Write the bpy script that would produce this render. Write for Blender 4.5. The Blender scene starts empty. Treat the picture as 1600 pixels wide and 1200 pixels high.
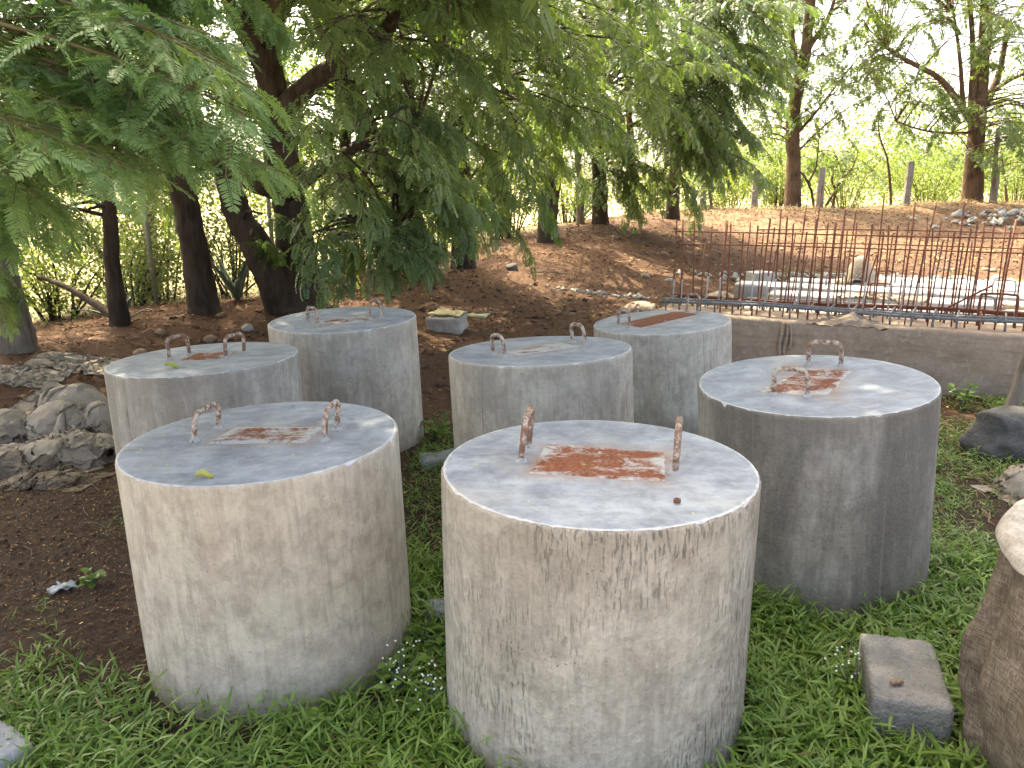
import bpy, bmesh, math
import numpy as np
from mathutils import Matrix, Vector, noise as mnoise

R_ = math.radians
rng = np.random.default_rng(11)
scene = bpy.context.scene
COL = scene.collection

# ------------------------------------------------------------------ camera
CAM_H, F_PX, PITCH, ROLL = 1.76, 1251.5, 0.246974, 0.020462
cam_d = bpy.data.cameras.new('camera')
cam = bpy.data.objects.new('camera', cam_d); COL.objects.link(cam)
cam_d.sensor_width = 36.0; cam_d.lens = F_PX / 1600 * 36.0
cam_d.clip_start = 0.05; cam_d.clip_end = 3000
cam.matrix_world = Matrix.Translation((0, 0, CAM_H)) @ Matrix.Rotation(math.pi/2 - PITCH, 4, 'X') @ Matrix.Rotation(-ROLL, 4, 'Z')
scene.camera = cam

# ------------------------------------------------------------------ sky, sun, exposure
SUN_EL, SUN_AZ = R_(54), R_(-24)          # azimuth from +Y, negative = to the left
world = bpy.data.worlds.new('World'); scene.world = world; world.use_nodes = True
wn = world.node_tree; wn.nodes.clear()
sky = wn.nodes.new('ShaderNodeTexSky'); sky.sky_type = 'NISHITA'; sky.sun_disc = False
sky.sun_elevation = SUN_EL; sky.sun_rotation = SUN_AZ % (2*math.pi)
sky.air_density = 0.33; sky.dust_density = 5.0; sky.ozone_density = 0.0
bg = wn.nodes.new('ShaderNodeBackground'); bg.inputs[1].default_value = 0.15
wo = wn.nodes.new('ShaderNodeOutputWorld')
wn.links.new(sky.outputs[0], bg.inputs[0]); wn.links.new(bg.outputs[0], wo.inputs[0])
sun_d = bpy.data.lights.new('sun', 'SUN'); sun_d.energy = 2.0; sun_d.angle = R_(0.55); sun_d.color = (1.0, 0.92, 0.80)
sun = bpy.data.objects.new('sun', sun_d); COL.objects.link(sun)
sd = Vector((math.sin(SUN_AZ)*math.cos(SUN_EL), math.cos(SUN_AZ)*math.cos(SUN_EL), math.sin(SUN_EL)))
sun.rotation_euler = (-sd).to_track_quat('-Z', 'Y').to_euler(); sun.location = (0, 0, 30)
scene.view_settings.view_transform = 'Standard'; scene.view_settings.look = 'None'
scene.view_settings.exposure = 3.25; scene.view_settings.gamma = 1.0; scene.view_settings.use_curve_mapping = False
scene.view_settings.use_white_balance = True; scene.view_settings.white_balance_temperature = 7600; scene.view_settings.white_balance_tint = 2   # the phone balanced for open shade
scene.render.engine = 'CYCLES'
scene.cycles.max_bounces = 8; scene.cycles.diffuse_bounces = 4; scene.cycles.transmission_bounces = 4
scene.cycles.use_denoising = True

# ------------------------------------------------------------------ pixel -> place helpers (photo pixels, 1600 x 1200)
def _ray(px, py):
    X, Y = px - 800.0, py - 600.0
    c, s = math.cos(ROLL), math.sin(ROLL)
    x, y = X*c - Y*s, X*s + Y*c
    return np.array([x, F_PX*math.cos(PITCH) - y*math.sin(PITCH), -F_PX*math.sin(PITCH) - y*math.cos(PITCH)])
def gp(px, py, z=0.0):
    d = _ray(px, py); return np.array([0, 0, CAM_H]) + d*((z - CAM_H)/d[2])
def at(px, py, Y):
    d = _ray(px, py); return np.array([0, 0, CAM_H]) + d*(Y/d[1])

# ------------------------------------------------------------------ object helpers
ORIG = {}
def tag(o, label=None, cat=None, group=None, kind=None):
    if label: o['label'] = label
    if cat: o['category'] = cat
    if group: o['group'] = group
    if kind: o['kind'] = kind
    return o
def thing(name, label, cat, loc, group=None):
    o = bpy.data.objects.new(name, None); COL.objects.link(o)
    o.empty_display_size = 0.1; o.location = tuple(float(v) for v in loc)
    ORIG[o.name] = np.array([float(v) for v in loc])
    return tag(o, label, cat, group)
def make_mesh(name, V, faces, mats, smooth=False, attrs=None, midx=None):
    """V (N,3); faces: list of int arrays (M,3) or (M,4)"""
    me = bpy.data.meshes.new(name)
    V = np.asarray(V, dtype=np.float32)
    fs = [np.asarray(f, dtype=np.int32) for f in faces if len(f)]
    nl = sum(f.size for f in fs); nf = sum(len(f) for f in fs)
    me.vertices.add(len(V)); me.vertices.foreach_set('co', V.ravel())
    me.loops.add(nl); me.polygons.add(nf)
    me.loops.foreach_set('vertex_index', np.concatenate([f.ravel() for f in fs]))
    tot = np.concatenate([np.full(len(f), f.shape[1], np.int32) for f in fs])
    st = np.concatenate([[0], np.cumsum(tot)[:-1]]).astype(np.int32)
    me.polygons.foreach_set('loop_start', st)
    me.polygons.foreach_set('loop_total', tot)
    if smooth: me.polygons.foreach_set('use_smooth', np.ones(nf, bool))
    for m in (mats if isinstance(mats, (list, tuple)) else [mats]): me.materials.append(m)
    if midx is not None: me.polygons.foreach_set('material_index', np.asarray(midx, np.int32))
    if attrs:
        for k, v in attrs.items():
            a = me.attributes.new(k, 'FLOAT', 'POINT'); a.data.foreach_set('value', np.asarray(v, np.float32))
    me.update(calc_edges=True)
    return me
def mk(name, V, faces, mats, parent=None, smooth=False, attrs=None, midx=None, origin=None):
    V = np.asarray(V, float)
    if parent is not None:
        org = ORIG[parent.name]
    else:
        org = np.array(origin, float) if origin is not None else np.zeros(3)
    me = make_mesh(name, V - org, faces, mats, smooth, attrs, midx)
    o = bpy.data.objects.new(name, me); COL.objects.link(o)
    if parent is not None:
        o.parent = parent; ORIG[o.name] = org
    else:
        o.location = tuple(org); ORIG[o.name] = org
    return o
class Acc:
    """collects vertices and faces into one mesh"""
    def __init__(s): s.V = []; s.Q = []; s.T = []; s.n = 0; s.A = []
    def add(s, V, Q=(), T=(), a=None):
        V = np.asarray(V, float); s.V.append(V)
        if len(Q): s.Q.append(np.asarray(Q) + s.n)
        if len(T): s.T.append(np.asarray(T) + s.n)
        s.n += len(V)
        if a is not None: s.A.append(np.broadcast_to(a, len(V)).astype(float))
    def get(s):
        f = []
        if s.Q: f.append(np.concatenate(s.Q))
        if s.T: f.append(np.concatenate(s.T))
        return np.concatenate(s.V), f
def tube(P, R, n=8, cap=True):
    P = np.asarray(P, float); k = len(P); R = np.broadcast_to(np.asarray(R, float), k)
    T = np.gradient(P, axis=0); T /= np.linalg.norm(T, axis=1)[:, None] + 1e-12
    ref = np.array([0, 0, 1.0]) if abs(T[0][2]) < .9 else np.array([1.0, 0, 0])
    u = np.cross(T[0], ref); u /= np.linalg.norm(u)
    U = [u]
    for i in range(1, k):
        u = U[-1] - T[i]*np.dot(U[-1], T[i]); u /= np.linalg.norm(u) + 1e-12; U.append(u)
    U = np.array(U); W = np.cross(T, U)
    th = np.arange(n)*2*math.pi/n
    V = P[:, None, :] + R[:, None, None]*(np.cos(th)[None, :, None]*U[:, None, :] + np.sin(th)[None, :, None]*W[:, None, :])
    V = V.reshape(-1, 3)
    i = np.arange(k-1)[:, None]*n; j = np.arange(n)[None, :]; j2 = (j+1) % n
    Q = np.stack([i+j, i+j2, i+n+j2, i+n+j], -1).reshape(-1, 4)
    Tt = []
    if cap:
        V = np.concatenate([V, P[:1], P[-1:]]); a = k*n; b = a+1
        for q in range(n):
            Tt.append((a, (q+1) % n, q)); Tt.append((b, (k-1)*n+q, (k-1)*n+(q+1) % n))
    return V, Q, np.array(Tt, int).reshape(-1, 3)
def smooth_path(P, n=24):
    """Catmull-Rom through points"""
    P = np.asarray(P, float); k = len(P)
    Pp = np.vstack([2*P[0]-P[1], P, 2*P[-1]-P[-2]])
    ts = np.linspace(0, k-1-1e-6, n); out = []
    for t in ts:
        i = int(t); f = t - i; a, b, c, d = Pp[i], Pp[i+1], Pp[i+2], Pp[i+3]
        out.append(.5*((2*b)+(-a+c)*f+(2*a-5*b+4*c-d)*f*f+(-a+3*b-3*c+d)*f**3))
    return np.array(out)
def bm_arrays(bm):
    bm.verts.ensure_lookup_table(); bm.verts.index_update()
    V = np.array([v.co[:] for v in bm.verts]); Q = [], []
    T3 = [[v.index for v in f.verts] for f in bm.faces if len(f.verts) == 3]
    T4 = [[v.index for v in f.verts] for f in bm.faces if len(f.verts) == 4]
    big = [[v.index for v in f.verts] for f in bm.faces if len(f.verts) > 4]
    for f in big:
        for i in range(1, len(f)-1): T3.append([f[0], f[i], f[i+1]])
    bm.free(); return V, np.array(T4, int).reshape(-1, 4), np.array(T3, int).reshape(-1, 3)
def rbox(size, bevel=.01, sub=0, jit=0.0, nscale=8.0, seed=0):
    bm = bmesh.new(); bmesh.ops.create_cube(bm, size=1.0)
    bmesh.ops.scale(bm, vec=size, verts=bm.verts)
    if bevel: bmesh.ops.bevel(bm, geom=bm.edges[:], offset=bevel, segments=2, affect='EDGES', profile=.6)
    if sub: bmesh.ops.subdivide_edges(bm, edges=[e for e in bm.edges if e.calc_length() > bevel*2.5], cuts=sub, use_grid_fill=True)
    if jit:
        for v in bm.verts:
            p = v.co*nscale + Vector((seed*7.1, seed*3.3, 0)); v.co += Vector(mnoise.noise_vector(p))*jit
    return bm_arrays(bm)
def rotz(V, a):
    c, s = math.cos(a), math.sin(a); V = np.asarray(V, float).copy()
    x, y = V[:, 0].copy(), V[:, 1].copy(); V[:, 0] = c*x - s*y; V[:, 1] = s*x + c*y; return V
def rot3(V, rx, ry, rz):
    M = np.array(Matrix.Rotation(rz, 3, 'Z') @ Matrix.Rotation(ry, 3, 'Y') @ Matrix.Rotation(rx, 3, 'X')); return np.asarray(V) @ M.T
_lat = np.random.default_rng(5).random((64, 256, 256)) if False else np.random.default_rng(5).random((16, 256, 256))
def vnoise(x, y, sc=1.0, seed=0):
    x = np.asarray(x, float)/sc + 37.3*seed; y = np.asarray(y, float)/sc + 11.7*seed
    xi = np.floor(x).astype(int); yi = np.floor(y).astype(int); fx = x-xi; fy = y-yi
    fx = fx*fx*(3-2*fx); fy = fy*fy*(3-2*fy); L = _lat[seed % 16]
    g = lambda a, b: L[a & 255, b & 255]
    return (g(xi, yi)*(1-fx)+g(xi+1, yi)*fx)*(1-fy) + (g(xi, yi+1)*(1-fx)+g(xi+1, yi+1)*fx)*fy
def sstep(a, b, x):
    t = np.clip((np.asarray(x, float)-a)/(b-a), 0, 1); return t*t*(3-2*t)

# ------------------------------------------------------------------ material helpers
class M:
    def __init__(s, name):
        s.m = bpy.data.materials.new(name); s.m.use_nodes = True; s.t = s.m.node_tree; s.t.nodes.clear()
        s.out = s.n('OutputMaterial')
    def n(s, k, **kw):
        nd = s.t.nodes.new('ShaderNode'+k)
        for a, b in kw.items(): setattr(nd, a, b)
        return nd
    def l(s, a, b): s.t.links.new(a, b)
    def setin(s, sock, v):
        if hasattr(v, 'is_linked') or isinstance(v, bpy.types.NodeSocket): s.l(v, sock)
        elif isinstance(v, (tuple, list)) and len(v) == 3 and sock.type == 'RGBA': sock.default_value = (*v, 1)
        else: sock.default_value = v
    def coord(s, kind='Object', scale=(1, 1, 1), off=(0, 0, 0)):
        if kind == 'World': src = s.n('NewGeometry').outputs['Position']
        else: src = s.n('TexCoord').outputs[kind]
        mp = s.n('Mapping'); s.l(src, mp.inputs['Vector']); mp.inputs['Scale'].default_value = scale; mp.inputs['Location'].default_value = off
        return mp.outputs[0]
    def noise(s, vec, scale=5, detail=4, rough=.55, dist=0):
        nd = s.n('TexNoise'); s.l(vec, nd.inputs['Vector']); nd.inputs['Scale'].default_value = scale
        nd.inputs['Detail'].default_value = detail; nd.inputs['Roughness'].default_value = rough; nd.inputs['Distortion'].default_value = dist
        return nd.outputs[0]
    def voro(s, vec, scale=5, feature='F1'):
        nd = s.n('TexVoronoi', feature=feature); s.l(vec, nd.inputs['Vector']); nd.inputs['Scale'].default_value = scale
        return nd.outputs['Distance']
    def ramp(s, fac, stops, interp='LINEAR'):
        nd = s.n('ValToRGB'); s.l(fac, nd.inputs[0]); cr = nd.color_ramp; cr.interpolation = interp
        while len(cr.elements) > 1: cr.elements.remove(cr.elements[-1])
        for i, (p, c) in enumerate(stops):
            e = cr.elements[0] if i == 0 else cr.elements.new(p)
            e.position = p; e.color = (*c, 1) if isinstance(c, (tuple, list)) else (c, c, c, 1)
        return nd.outputs[0]
    def mix(s, fac, a, b, mode='MIX'):
        nd = s.n('Mix', data_type='RGBA', blend_type=mode); s.setin(nd.inputs[0], fac); s.setin(nd.inputs[6], a); s.setin(nd.inputs[7], b)
        return nd.outputs[2]
    def math(s, op, a, b=0.0, clamp=False):
        nd = s.n('Math', operation=op, use_clamp=clamp); s.setin(nd.inputs[0], a); s.setin(nd.inputs[1], b); return nd.outputs[0]
    def attr(s, name): return s.n('Attribute', attribute_name=name).outputs['Fac']
    def sepxyz(s, v):
        nd = s.n('SeparateXYZ'); s.l(v, nd.inputs[0]); return nd.outputs
    def bump(s, h, strength=.3, dist=.01, nrm=None):
        nd = s.n('Bump'); s.l(h, nd.inputs['Height']); nd.inputs['Strength'].default_value = strength; nd.inputs['Distance'].default_value = dist
        if nrm is not None: s.l(nrm, nd.inputs['Normal'])
        return nd.outputs[0]
    def bsdf(s, col, rough=.8, spec=.3, nrm=None, metal=0.0):
        b = s.n('BsdfPrincipled'); s.setin(b.inputs['Base Color'], col); s.setin(b.inputs['Roughness'], rough)
        b.inputs['Specular IOR Level'].default_value = spec; s.setin(b.inputs['Metallic'], metal)
        if nrm is not None: s.l(nrm, b.inputs['Normal'])
        return b.outputs[0]
    def done(s, sh): s.l(sh, s.out.inputs['Surface']); return s.m

def leaf_mat(name, dark, light, trans=.4, tcol=None, rough=.5, spec=.35):
    m = M(name); t = m.attr('tint')
    col = m.ramp(t, [(0.0, dark), (1.0, light)])
    tc = m.ramp(t, [(0.0, tcol[0]), (1.0, tcol[1])]) if tcol else col
    p = m.bsdf(col, rough, spec)
    tr = m.n('BsdfTranslucent'); m.setin(tr.inputs[0], tc)
    mx = m.n('MixShader'); mx.inputs[0].default_value = trans; m.l(p, mx.inputs[1]); m.l(tr.outputs[0], mx.inputs[2])
    return m.done(mx.outputs[0])
MAT = {}
MAT['leaf_near'] = leaf_mat('leaf_near', (.085, .158, .062), (.190, .280, .108), .40, ((.10, .22, .04), (.24, .36, .06)), .45, .4)
MAT['leaf'] = leaf_mat('leaf', (.088, .142, .066), (.205, .275, .126), .48, ((.14, .24, .04), (.30, .40, .06)), .42, .55)
MAT['leaf_far'] = leaf_mat('leaf_far', (.060, .110, .040), (.130, .185, .070), .40, ((.14, .23, .04), (.26, .34, .06)), .5, .35)
MAT['leaf_shrub'] = leaf_mat('leaf_shrub', (.070, .120, .022), (.170, .210, .045), .40, ((.13, .20, .03), (.26, .30, .05)), .5, .3)
MAT['grass'] = leaf_mat('grass', (.095, .175, .030), (.245, .350, .075), .38, ((.08, .22, .02), (.20, .36, .04)), .45, .45)
MAT['dry_grass'] = leaf_mat('dry_grass', (.22, .17, .09), (.42, .33, .18), .25, None, .7, .2)
MAT['agave'] = leaf_mat('agave', (.07, .11, .085), (.13, .18, .13), .1, None, .5, .4)
MAT['litter'] = (lambda m: m.done(m.bsdf(m.ramp(m.attr('tint'), [(0, (.045, .026, .016)), (.35, (.12, .062, .034)), (.7, (.24, .135, .07)), (.88, (.42, .29, .13)), (1, (.62, .46, .16))]), .85, .15)))(M('litter'))
MAT['petal'] = (lambda m: m.done(m.bsdf((.75, .76, .70), .7, .2)))(M('petal'))
MAT['yellow_leaf'] = (lambda m: m.done(m.bsdf(m.ramp(m.attr('tint'), [(0, (.42, .33, .06)), (.6, (.62, .52, .12)), (1, (.40, .42, .10))]), .7, .2)))(M('yellow_leaf'))

def bark(name, c0, c1, sc=1.0):
    m = M(name); v = m.coord('World', (9*sc, 9*sc, 1.6*sc)); n1 = m.noise(v, 2.2, 6, .65, .4)
    v2 = m.coord('World', (1, 1, 1)); n2 = m.noise(v2, 2.3, 4)
    col = m.mix(m.ramp(n2, [(.35, 0.0), (.7, .55)]), m.ramp(n1, [(.32, c0), (.68, c1)]), tuple(min(1, x*1.5) for x in c1))
    return m.done(m.bsdf(col, .92, .12, m.bump(n1, .9, .03)))
MAT['bark'] = bark('bark', (.017, .013, .011), (.075, .056, .043))
MAT['bark_far'] = bark('bark_far', (.030, .020, .014), (.14, .095, .065))
MAT['twig'] = bark('twig', (.06, .055, .03), (.13, .115, .06))
MAT['bark_grey'] = bark('bark_grey', (.06, .05, .042), (.22, .185, .15))

def concrete(name, ca, cb, stain=(.16, .15, .135), stain_lo=.55, stain_hi=.75, streak=.35, fleck=0.0, holes=.5, seed=0, seam=None, H=.87, damp=.35):
    m = M(name); o = (seed*3.7, seed*1.9, seed*5.3)
    v = m.coord('Object', (1, 1, 1), o)
    big = m.noise(v, 2.1, 5, .6, .6); mid = m.noise(v, 9, 5, .65, .3); fine = m.noise(v, 90, 3, .6)
    col = m.mix(m.ramp(mid, [(.36, 0.0), (.62, 1.0)]), tuple(x*.92 for x in ca), tuple(x*.99 for x in cb))
    m2 = m.noise(m.coord('Object', (1, 1, .75), (o[2], o[1], o[0])), 26, 6, .7, .5)
    col = m.mix(m.ramp(m2, [(.34, .50), (.50, 0.0)]), col, tuple(x*.62 for x in ca))
    col = m.mix(m.ramp(m2, [(.52, 0.0), (.70, .50)]), col, tuple(min(.6, x*1.28) for x in cb))
    vq = m.coord('Object', (30, 30, 2.2), (o[0]+3, o[2], o[1])); q2 = m.noise(vq, 1.6, 5, .65, .3)
    col = m.mix(m.ramp(q2, [(.36, .42), (.50, 0.0)]), col, tuple(x*.6 for x in ca))
    # pale lime bloom
    vb = m.coord('Object', (1, 1, .8), (o[1], o[2], o[0])); bl = m.noise(vb, 3.6, 6, .7, 1.0)
    col = m.mix(m.ramp(bl, [(.50, 0.0), (.70, .45)]), col, tuple(min(.60, x*1.26+.03) for x in cb))
    # dark damp stains, drawn out downwards
    vs = m.coord('Object', (1.6, 1.6, .55), (o[2], o[0], o[1])); st = m.noise(vs, 2.0, 5, .62, .5)
    col = m.mix(m.ramp(st, [(stain_lo-.04, 0.0), (stain_hi-.10, .85)]), col, stain)
    # run streaks
    vr = m.coord('Object', (16, 16, .7), o); sr = m.noise(vr, 1.6, 4, .6)
    col = m.mix(m.math('MULTIPLY', m.ramp(sr, [(.52, 0.0), (.72, 1.0)]), streak), col, tuple(x*.55 for x in ca))
    vr2 = m.coord('Object', (22, 22, .5), (o[1], o[0], o[2])); sr2 = m.noise(vr2, 1.3, 4, .6)
    col = m.mix(m.math('MULTIPLY', m.ramp(sr2, [(.60, 0.0), (.72, 1.0)]), streak*.7), col, (.55, .54, .50))
    hgt = m.math('ADD', m.math('MULTIPLY', mid, .6), m.math('MULTIPLY', fine, .25))
    if fleck:
        vf = m.coord('Object', (95, 95, 13), o); fl = m.noise(vf, 1.5, 4, .65, .4)
        msk = m.math('MULTIPLY', m.ramp(fl, [(.55, 0.0), (.66, 1.0)]), m.ramp(big, [(.46, 0.0), (.60, 1.0)]))
        col = m.mix(m.math('MULTIPLY', msk, fleck), col, (.14, .132, .122))
        hgt = m.math('SUBTRACT', hgt, m.math('MULTIPLY', msk, .8))
        rg = m.voro(m.coord('Object', (30, 30, 24), o), 1.4); hgt = m.math('ADD', hgt, m.math('MULTIPLY', rg, .35))
    if holes:
        vo = m.voro(v, 46); hm = m.math('MULTIPLY', m.ramp(vo, [(.07, 1.0), (.12, 0.0)]), m.ramp(m.noise(v, 7, 2), [(.58, 0.0), (.64, 1.0)]))
        col = m.mix(m.math('MULTIPLY', hm, holes), col, (.06, .055, .05)); hgt = m.math('SUBTRACT', hgt, hm)
    col = m.mix(m.ramp(fine, [(.3, .0), (.75, .16)]), col, (.62, .6, .56))
    # soil splashed onto the foot
    z = m.sepxyz(m.coord('Object'))[2]
    ft = m.math('ADD', z, m.math('MULTIPLY', m.noise(v, 6, 4), .12))
    col = m.mix(m.ramp(ft, [(.04, .6), (.22, 0.0)]), col, (.16, .115, .08))
    tp = m.math('ADD', z, m.math('MULTIPLY', m.math('SUBTRACT', m.noise(m.coord('Object', (9, 9, 2), o), 1.5, 5, .65), .5), .34))
    tr_ = m.n('MapRange'); m.l(tp, tr_.inputs[0]); tr_.inputs[1].default_value = H-.26; tr_.inputs[2].default_value = H+.02; col = m.mix(m.math('MULTIPLY', tr_.outputs[0], damp), col, tuple(x*.9 for x in stain))
    return m.done(m.bsdf(col, .88, .22, m.bump(hgt, .8, .014)))

def top_mat(name, seed, base=(.172, .190, .220), pale=(.330, .356, .392)):
    m = M(name); o = (seed*2.3, seed*4.1, seed*.7); v = m.coord('Object', (1, 1, 1), o)
    a = m.noise(v, 6.0 + (seed % 3)*1.3, 7, .70, .25); b = m.noise(v, 19, 6, .68, .2); f = m.noise(v, 120, 3, .6)
    vsw = m.coord('Object', (3.2, 9, 1), o); sw = m.noise(vsw, 2.0, 6, .68, .4)
    col = m.mix(m.ramp(a, [(.36, 0.0), (.63, 1.0)]), base, pale)
    col = m.mix(m.ramp(sw, [(.50, 0.0), (.74, .55)]), col, (.45, .47, .49))
    col = m.mix(m.ramp(b, [(.55, 0.0), (.75, .6)]), col, (.165, .178, .20))
    col = m.mix(m.ramp(m.noise(v, 2.3, 4, .6), [(.56, 0.0), (.72, .5)]), col, (.40, .375, .335))
    sn = m.math('MULTIPLY', m.attr('stain'), m.ramp(m.noise(v, 14, 5, .65, .6), [(.35, .1), (.65, .75)]))
    col = m.mix(sn, col, (.30, .185, .115))
    gr = m.voro(v, 130); col = m.mix(m.math('MULTIPLY', m.ramp(gr, [(.08, 1.0), (.16, 0.0)]), m.ramp(m.noise(v, 11, 3), [(.5, 0.0), (.62, .6)])), col, (.12, .115, .11))
    # chipped pale rim
    x, y, _ = m.sepxyz(m.coord('Object')); r = m.math('SQRT', m.math('ADD', m.math('MULTIPLY', x, x), m.math('MULTIPLY', y, y)))
    r = m.math('ADD', r, m.math('MULTIPLY', m.math('SUBTRACT', m.noise(v, 30, 4), .5), .022))
    rm = m.n('MapRange'); m.l(r, rm.inputs[0]); rm.inputs[1].default_value = .484; rm.inputs[2].default_value = .496
    col = m.mix(m.math('MULTIPLY', rm.outputs[0], .75), col, (.66, .65, .62))
    h = m.math('ADD', m.math('MULTIPLY', b, .6), m.math('MULTIPLY', f, .3))
    return m.done(m.bsdf(col, m.ramp(a, [(.3, .62), (.7, .8)]), .35, m.bump(h, .35, .008)))

def rust_mat(name, amount, seed):
    m = M(name); v = m.coord('Object', (1, 1, 1), (seed*1.3, seed*2.7, 0)); a = m.noise(v, 9, 6, .68, .8); f = m.noise(v, 70, 4, .65)
    vs = m.coord('Object', (3, 14, 1), (seed, 0, 0)); s = m.noise(vs, 1.7, 5, .6, .6)
    k = m.math('ADD', m.math('MULTIPLY', a, .55), m.math('ADD', m.math('MULTIPLY', s, .3), m.math('MULTIPLY', f, .15)))
    k = m.math('ADD', k, m.math('MULTIPLY', m.ramp(m.attr('edge'), [(.0, 1.0), (.14, 0.0)]), .10))
    rust = m.mix(m.ramp(f, [(.3, 0.0), (.7, 1.0)]), (.125, .042, .024), (.265, .102, .050))
    t = .5 + amount
    col = m.mix(m.ramp(k, [(t-.07, 0.0), (t+.05, 1.0)]), rust, m.mix(f, (.33, .325, .32), (.50, .49, .475)))
    return m.done(m.bsdf(col, .85, .2, m.bump(k, .5, .012)))
def handle_mat(name, seed, amount=.0):
    m = M(name); v = m.coord('Object', (1, 1, 1), (seed, seed, 0)); a = m.noise(v, 38, 5, .7, .5)
    rust = m.mix(m.noise(v, 160, 3), (.11, .055, .038), (.27, .165, .12))
    col = m.mix(m.ramp(a, [(.44+amount, 0.0), (.56+amount, 1.0)]), rust, (.43, .385, .33))
    return m.done(m.bsdf(col, .85, .25, m.bump(a, .6, .006)))
def burlap(name, c0, c1, pale=(.40, .35, .29), pl=.6, weave=900, wv_amt=.15, lines=.5):
    m = M(name); v = m.coord('Object'); a = m.noise(v, 3.5, 6, .65, .8); b = m.noise(v, 22, 4, .6)
    hw = m.noise(m.coord('Object', (.12, .12, 1.0)), weave*.42, 2, .5); vw = m.noise(m.coord('Object', (1.0, 1.0, .12)), weave*.42, 2, .5)
    wv = m.ramp(m.math('MULTIPLY', m.math('ADD', hw, vw), .5), [(.38, 0.0), (.60, 1.0)])
    col = m.mix(m.ramp(a, [(.3, 0.0), (.7, 1.0)]), c0, c1)
    col = m.mix(m.ramp(b, [(pl-.05, 0.0), (pl+.15, .7)]), col, pale)
    vh = m.coord('Object', (1.2, 1.2, 10)); col = m.mix(m.ramp(m.noise(vh, 3, 4, .6), [(.5, 0.0), (.75, lines)]), col, tuple(x*.5 for x in c0))
    col = m.mix(m.math('MULTIPLY', m.math('SUBTRACT', 1.0, wv), wv_amt*2.4), col, tuple(x*.45 for x in c0))
    h = m.math('ADD', m.math('MULTIPLY', wv, wv_amt), m.math('MULTIPLY', b, .8))
    return m.done(m.bsdf(col, .95, .08, m.bump(h, .5, .008)))
MAT['burlap_brown'] = burlap('burlap_brown', (.33, .245, .185), (.47, .372, .295), (.56, .475, .40), .58)
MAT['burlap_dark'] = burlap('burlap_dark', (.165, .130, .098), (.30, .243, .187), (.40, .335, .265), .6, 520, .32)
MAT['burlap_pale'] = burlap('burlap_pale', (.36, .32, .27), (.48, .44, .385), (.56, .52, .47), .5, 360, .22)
MAT['sackcloth'] = burlap('sackcloth', (.31, .258, .205), (.45, .385, .318), (.53, .465, .395), .60, 900, .15, .15)
def simple_stone(name, c0, c1, sc=12, bs=.6):
    m = M(name); v = m.coord('Object'); a = m.noise(v, sc, 6, .65, .4); f = m.noise(v, sc*8, 3, .6); p = m.voro(v, sc*9)
    col = m.mix(m.ramp(a, [(.3, 0.0), (.7, 1.0)]), c0, c1)
    col = m.mix(m.ramp(f, [(.62, 0.0), (.72, .5)]), col, tuple(min(.7, x*1.7) for x in c1))
    col = m.mix(m.ramp(p, [(.1, .7), (.25, 0.0)]), col, tuple(x*.4 for x in c0))
    h = m.math('ADD', a, m.math('ADD', m.math('MULTIPLY', f, .4), m.math('MULTIPLY', p, .4)))
    return m.done(m.bsdf(col, .92, .2, m.bump(h, bs, .012)))
MAT['block'] = simple_stone('block', (.135, .130, .120), (.265, .255, .238), 9, .9)
MAT['darkrock'] = simple_stone('darkrock', (.055, .053, .052), (.145, .14, .135), 7)
MAT['palestone'] = simple_stone('palestone', (.27, .245, .21), (.43, .40, .355), 6)
MAT['slabgrey'] = simple_stone('slabgrey', (.22, .23, .245), (.33, .34, .355), 5)
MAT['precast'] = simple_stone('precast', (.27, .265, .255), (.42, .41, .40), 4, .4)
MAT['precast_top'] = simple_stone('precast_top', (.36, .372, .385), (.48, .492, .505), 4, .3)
MAT['post'] = simple_stone('post', (.17, .155, .135), (.30, .275, .24), 5)
MAT['earthstone'] = simple_stone('earthstone', (.20, .13, .09), (.36, .25, .17), 8)
MAT['clod'] = simple_stone('clod', (.075, .048, .034), (.16, .10, .068), 14)
MAT['yellowdust'] = simple_stone('yellowdust', (.38, .34, .19), (.52, .47, .29), 8)
def steel(name, c0, c1, sc=30):
    m = M(name); v = m.coord('Object'); a = m.noise(v, sc, 5, .65)
    return m.done(m.bsdf(m.mix(m.ramp(a, [(.3, 0.0), (.7, 1.0)]), c0, c1), .8, .3, m.bump(a, .5, .004)))
MAT['rebar'] = steel('rebar', (.11, .042, .028), (.25, .10, .062))
MAT['rebar_grey'] = steel('rebar_grey', (.085, .09, .10), (.22, .22, .225))
MAT['rebar_splash'] = steel('rebar_splash', (.30, .28, .26), (.50, .48, .46))
MAT['wire'] = steel('wire', (.20, .20, .19), (.34, .33, .31))
MAT['plastic'] = (lambda m: m.done(m.bsdf((.62, .62, .62), .5, .4)))(M('plastic'))

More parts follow.
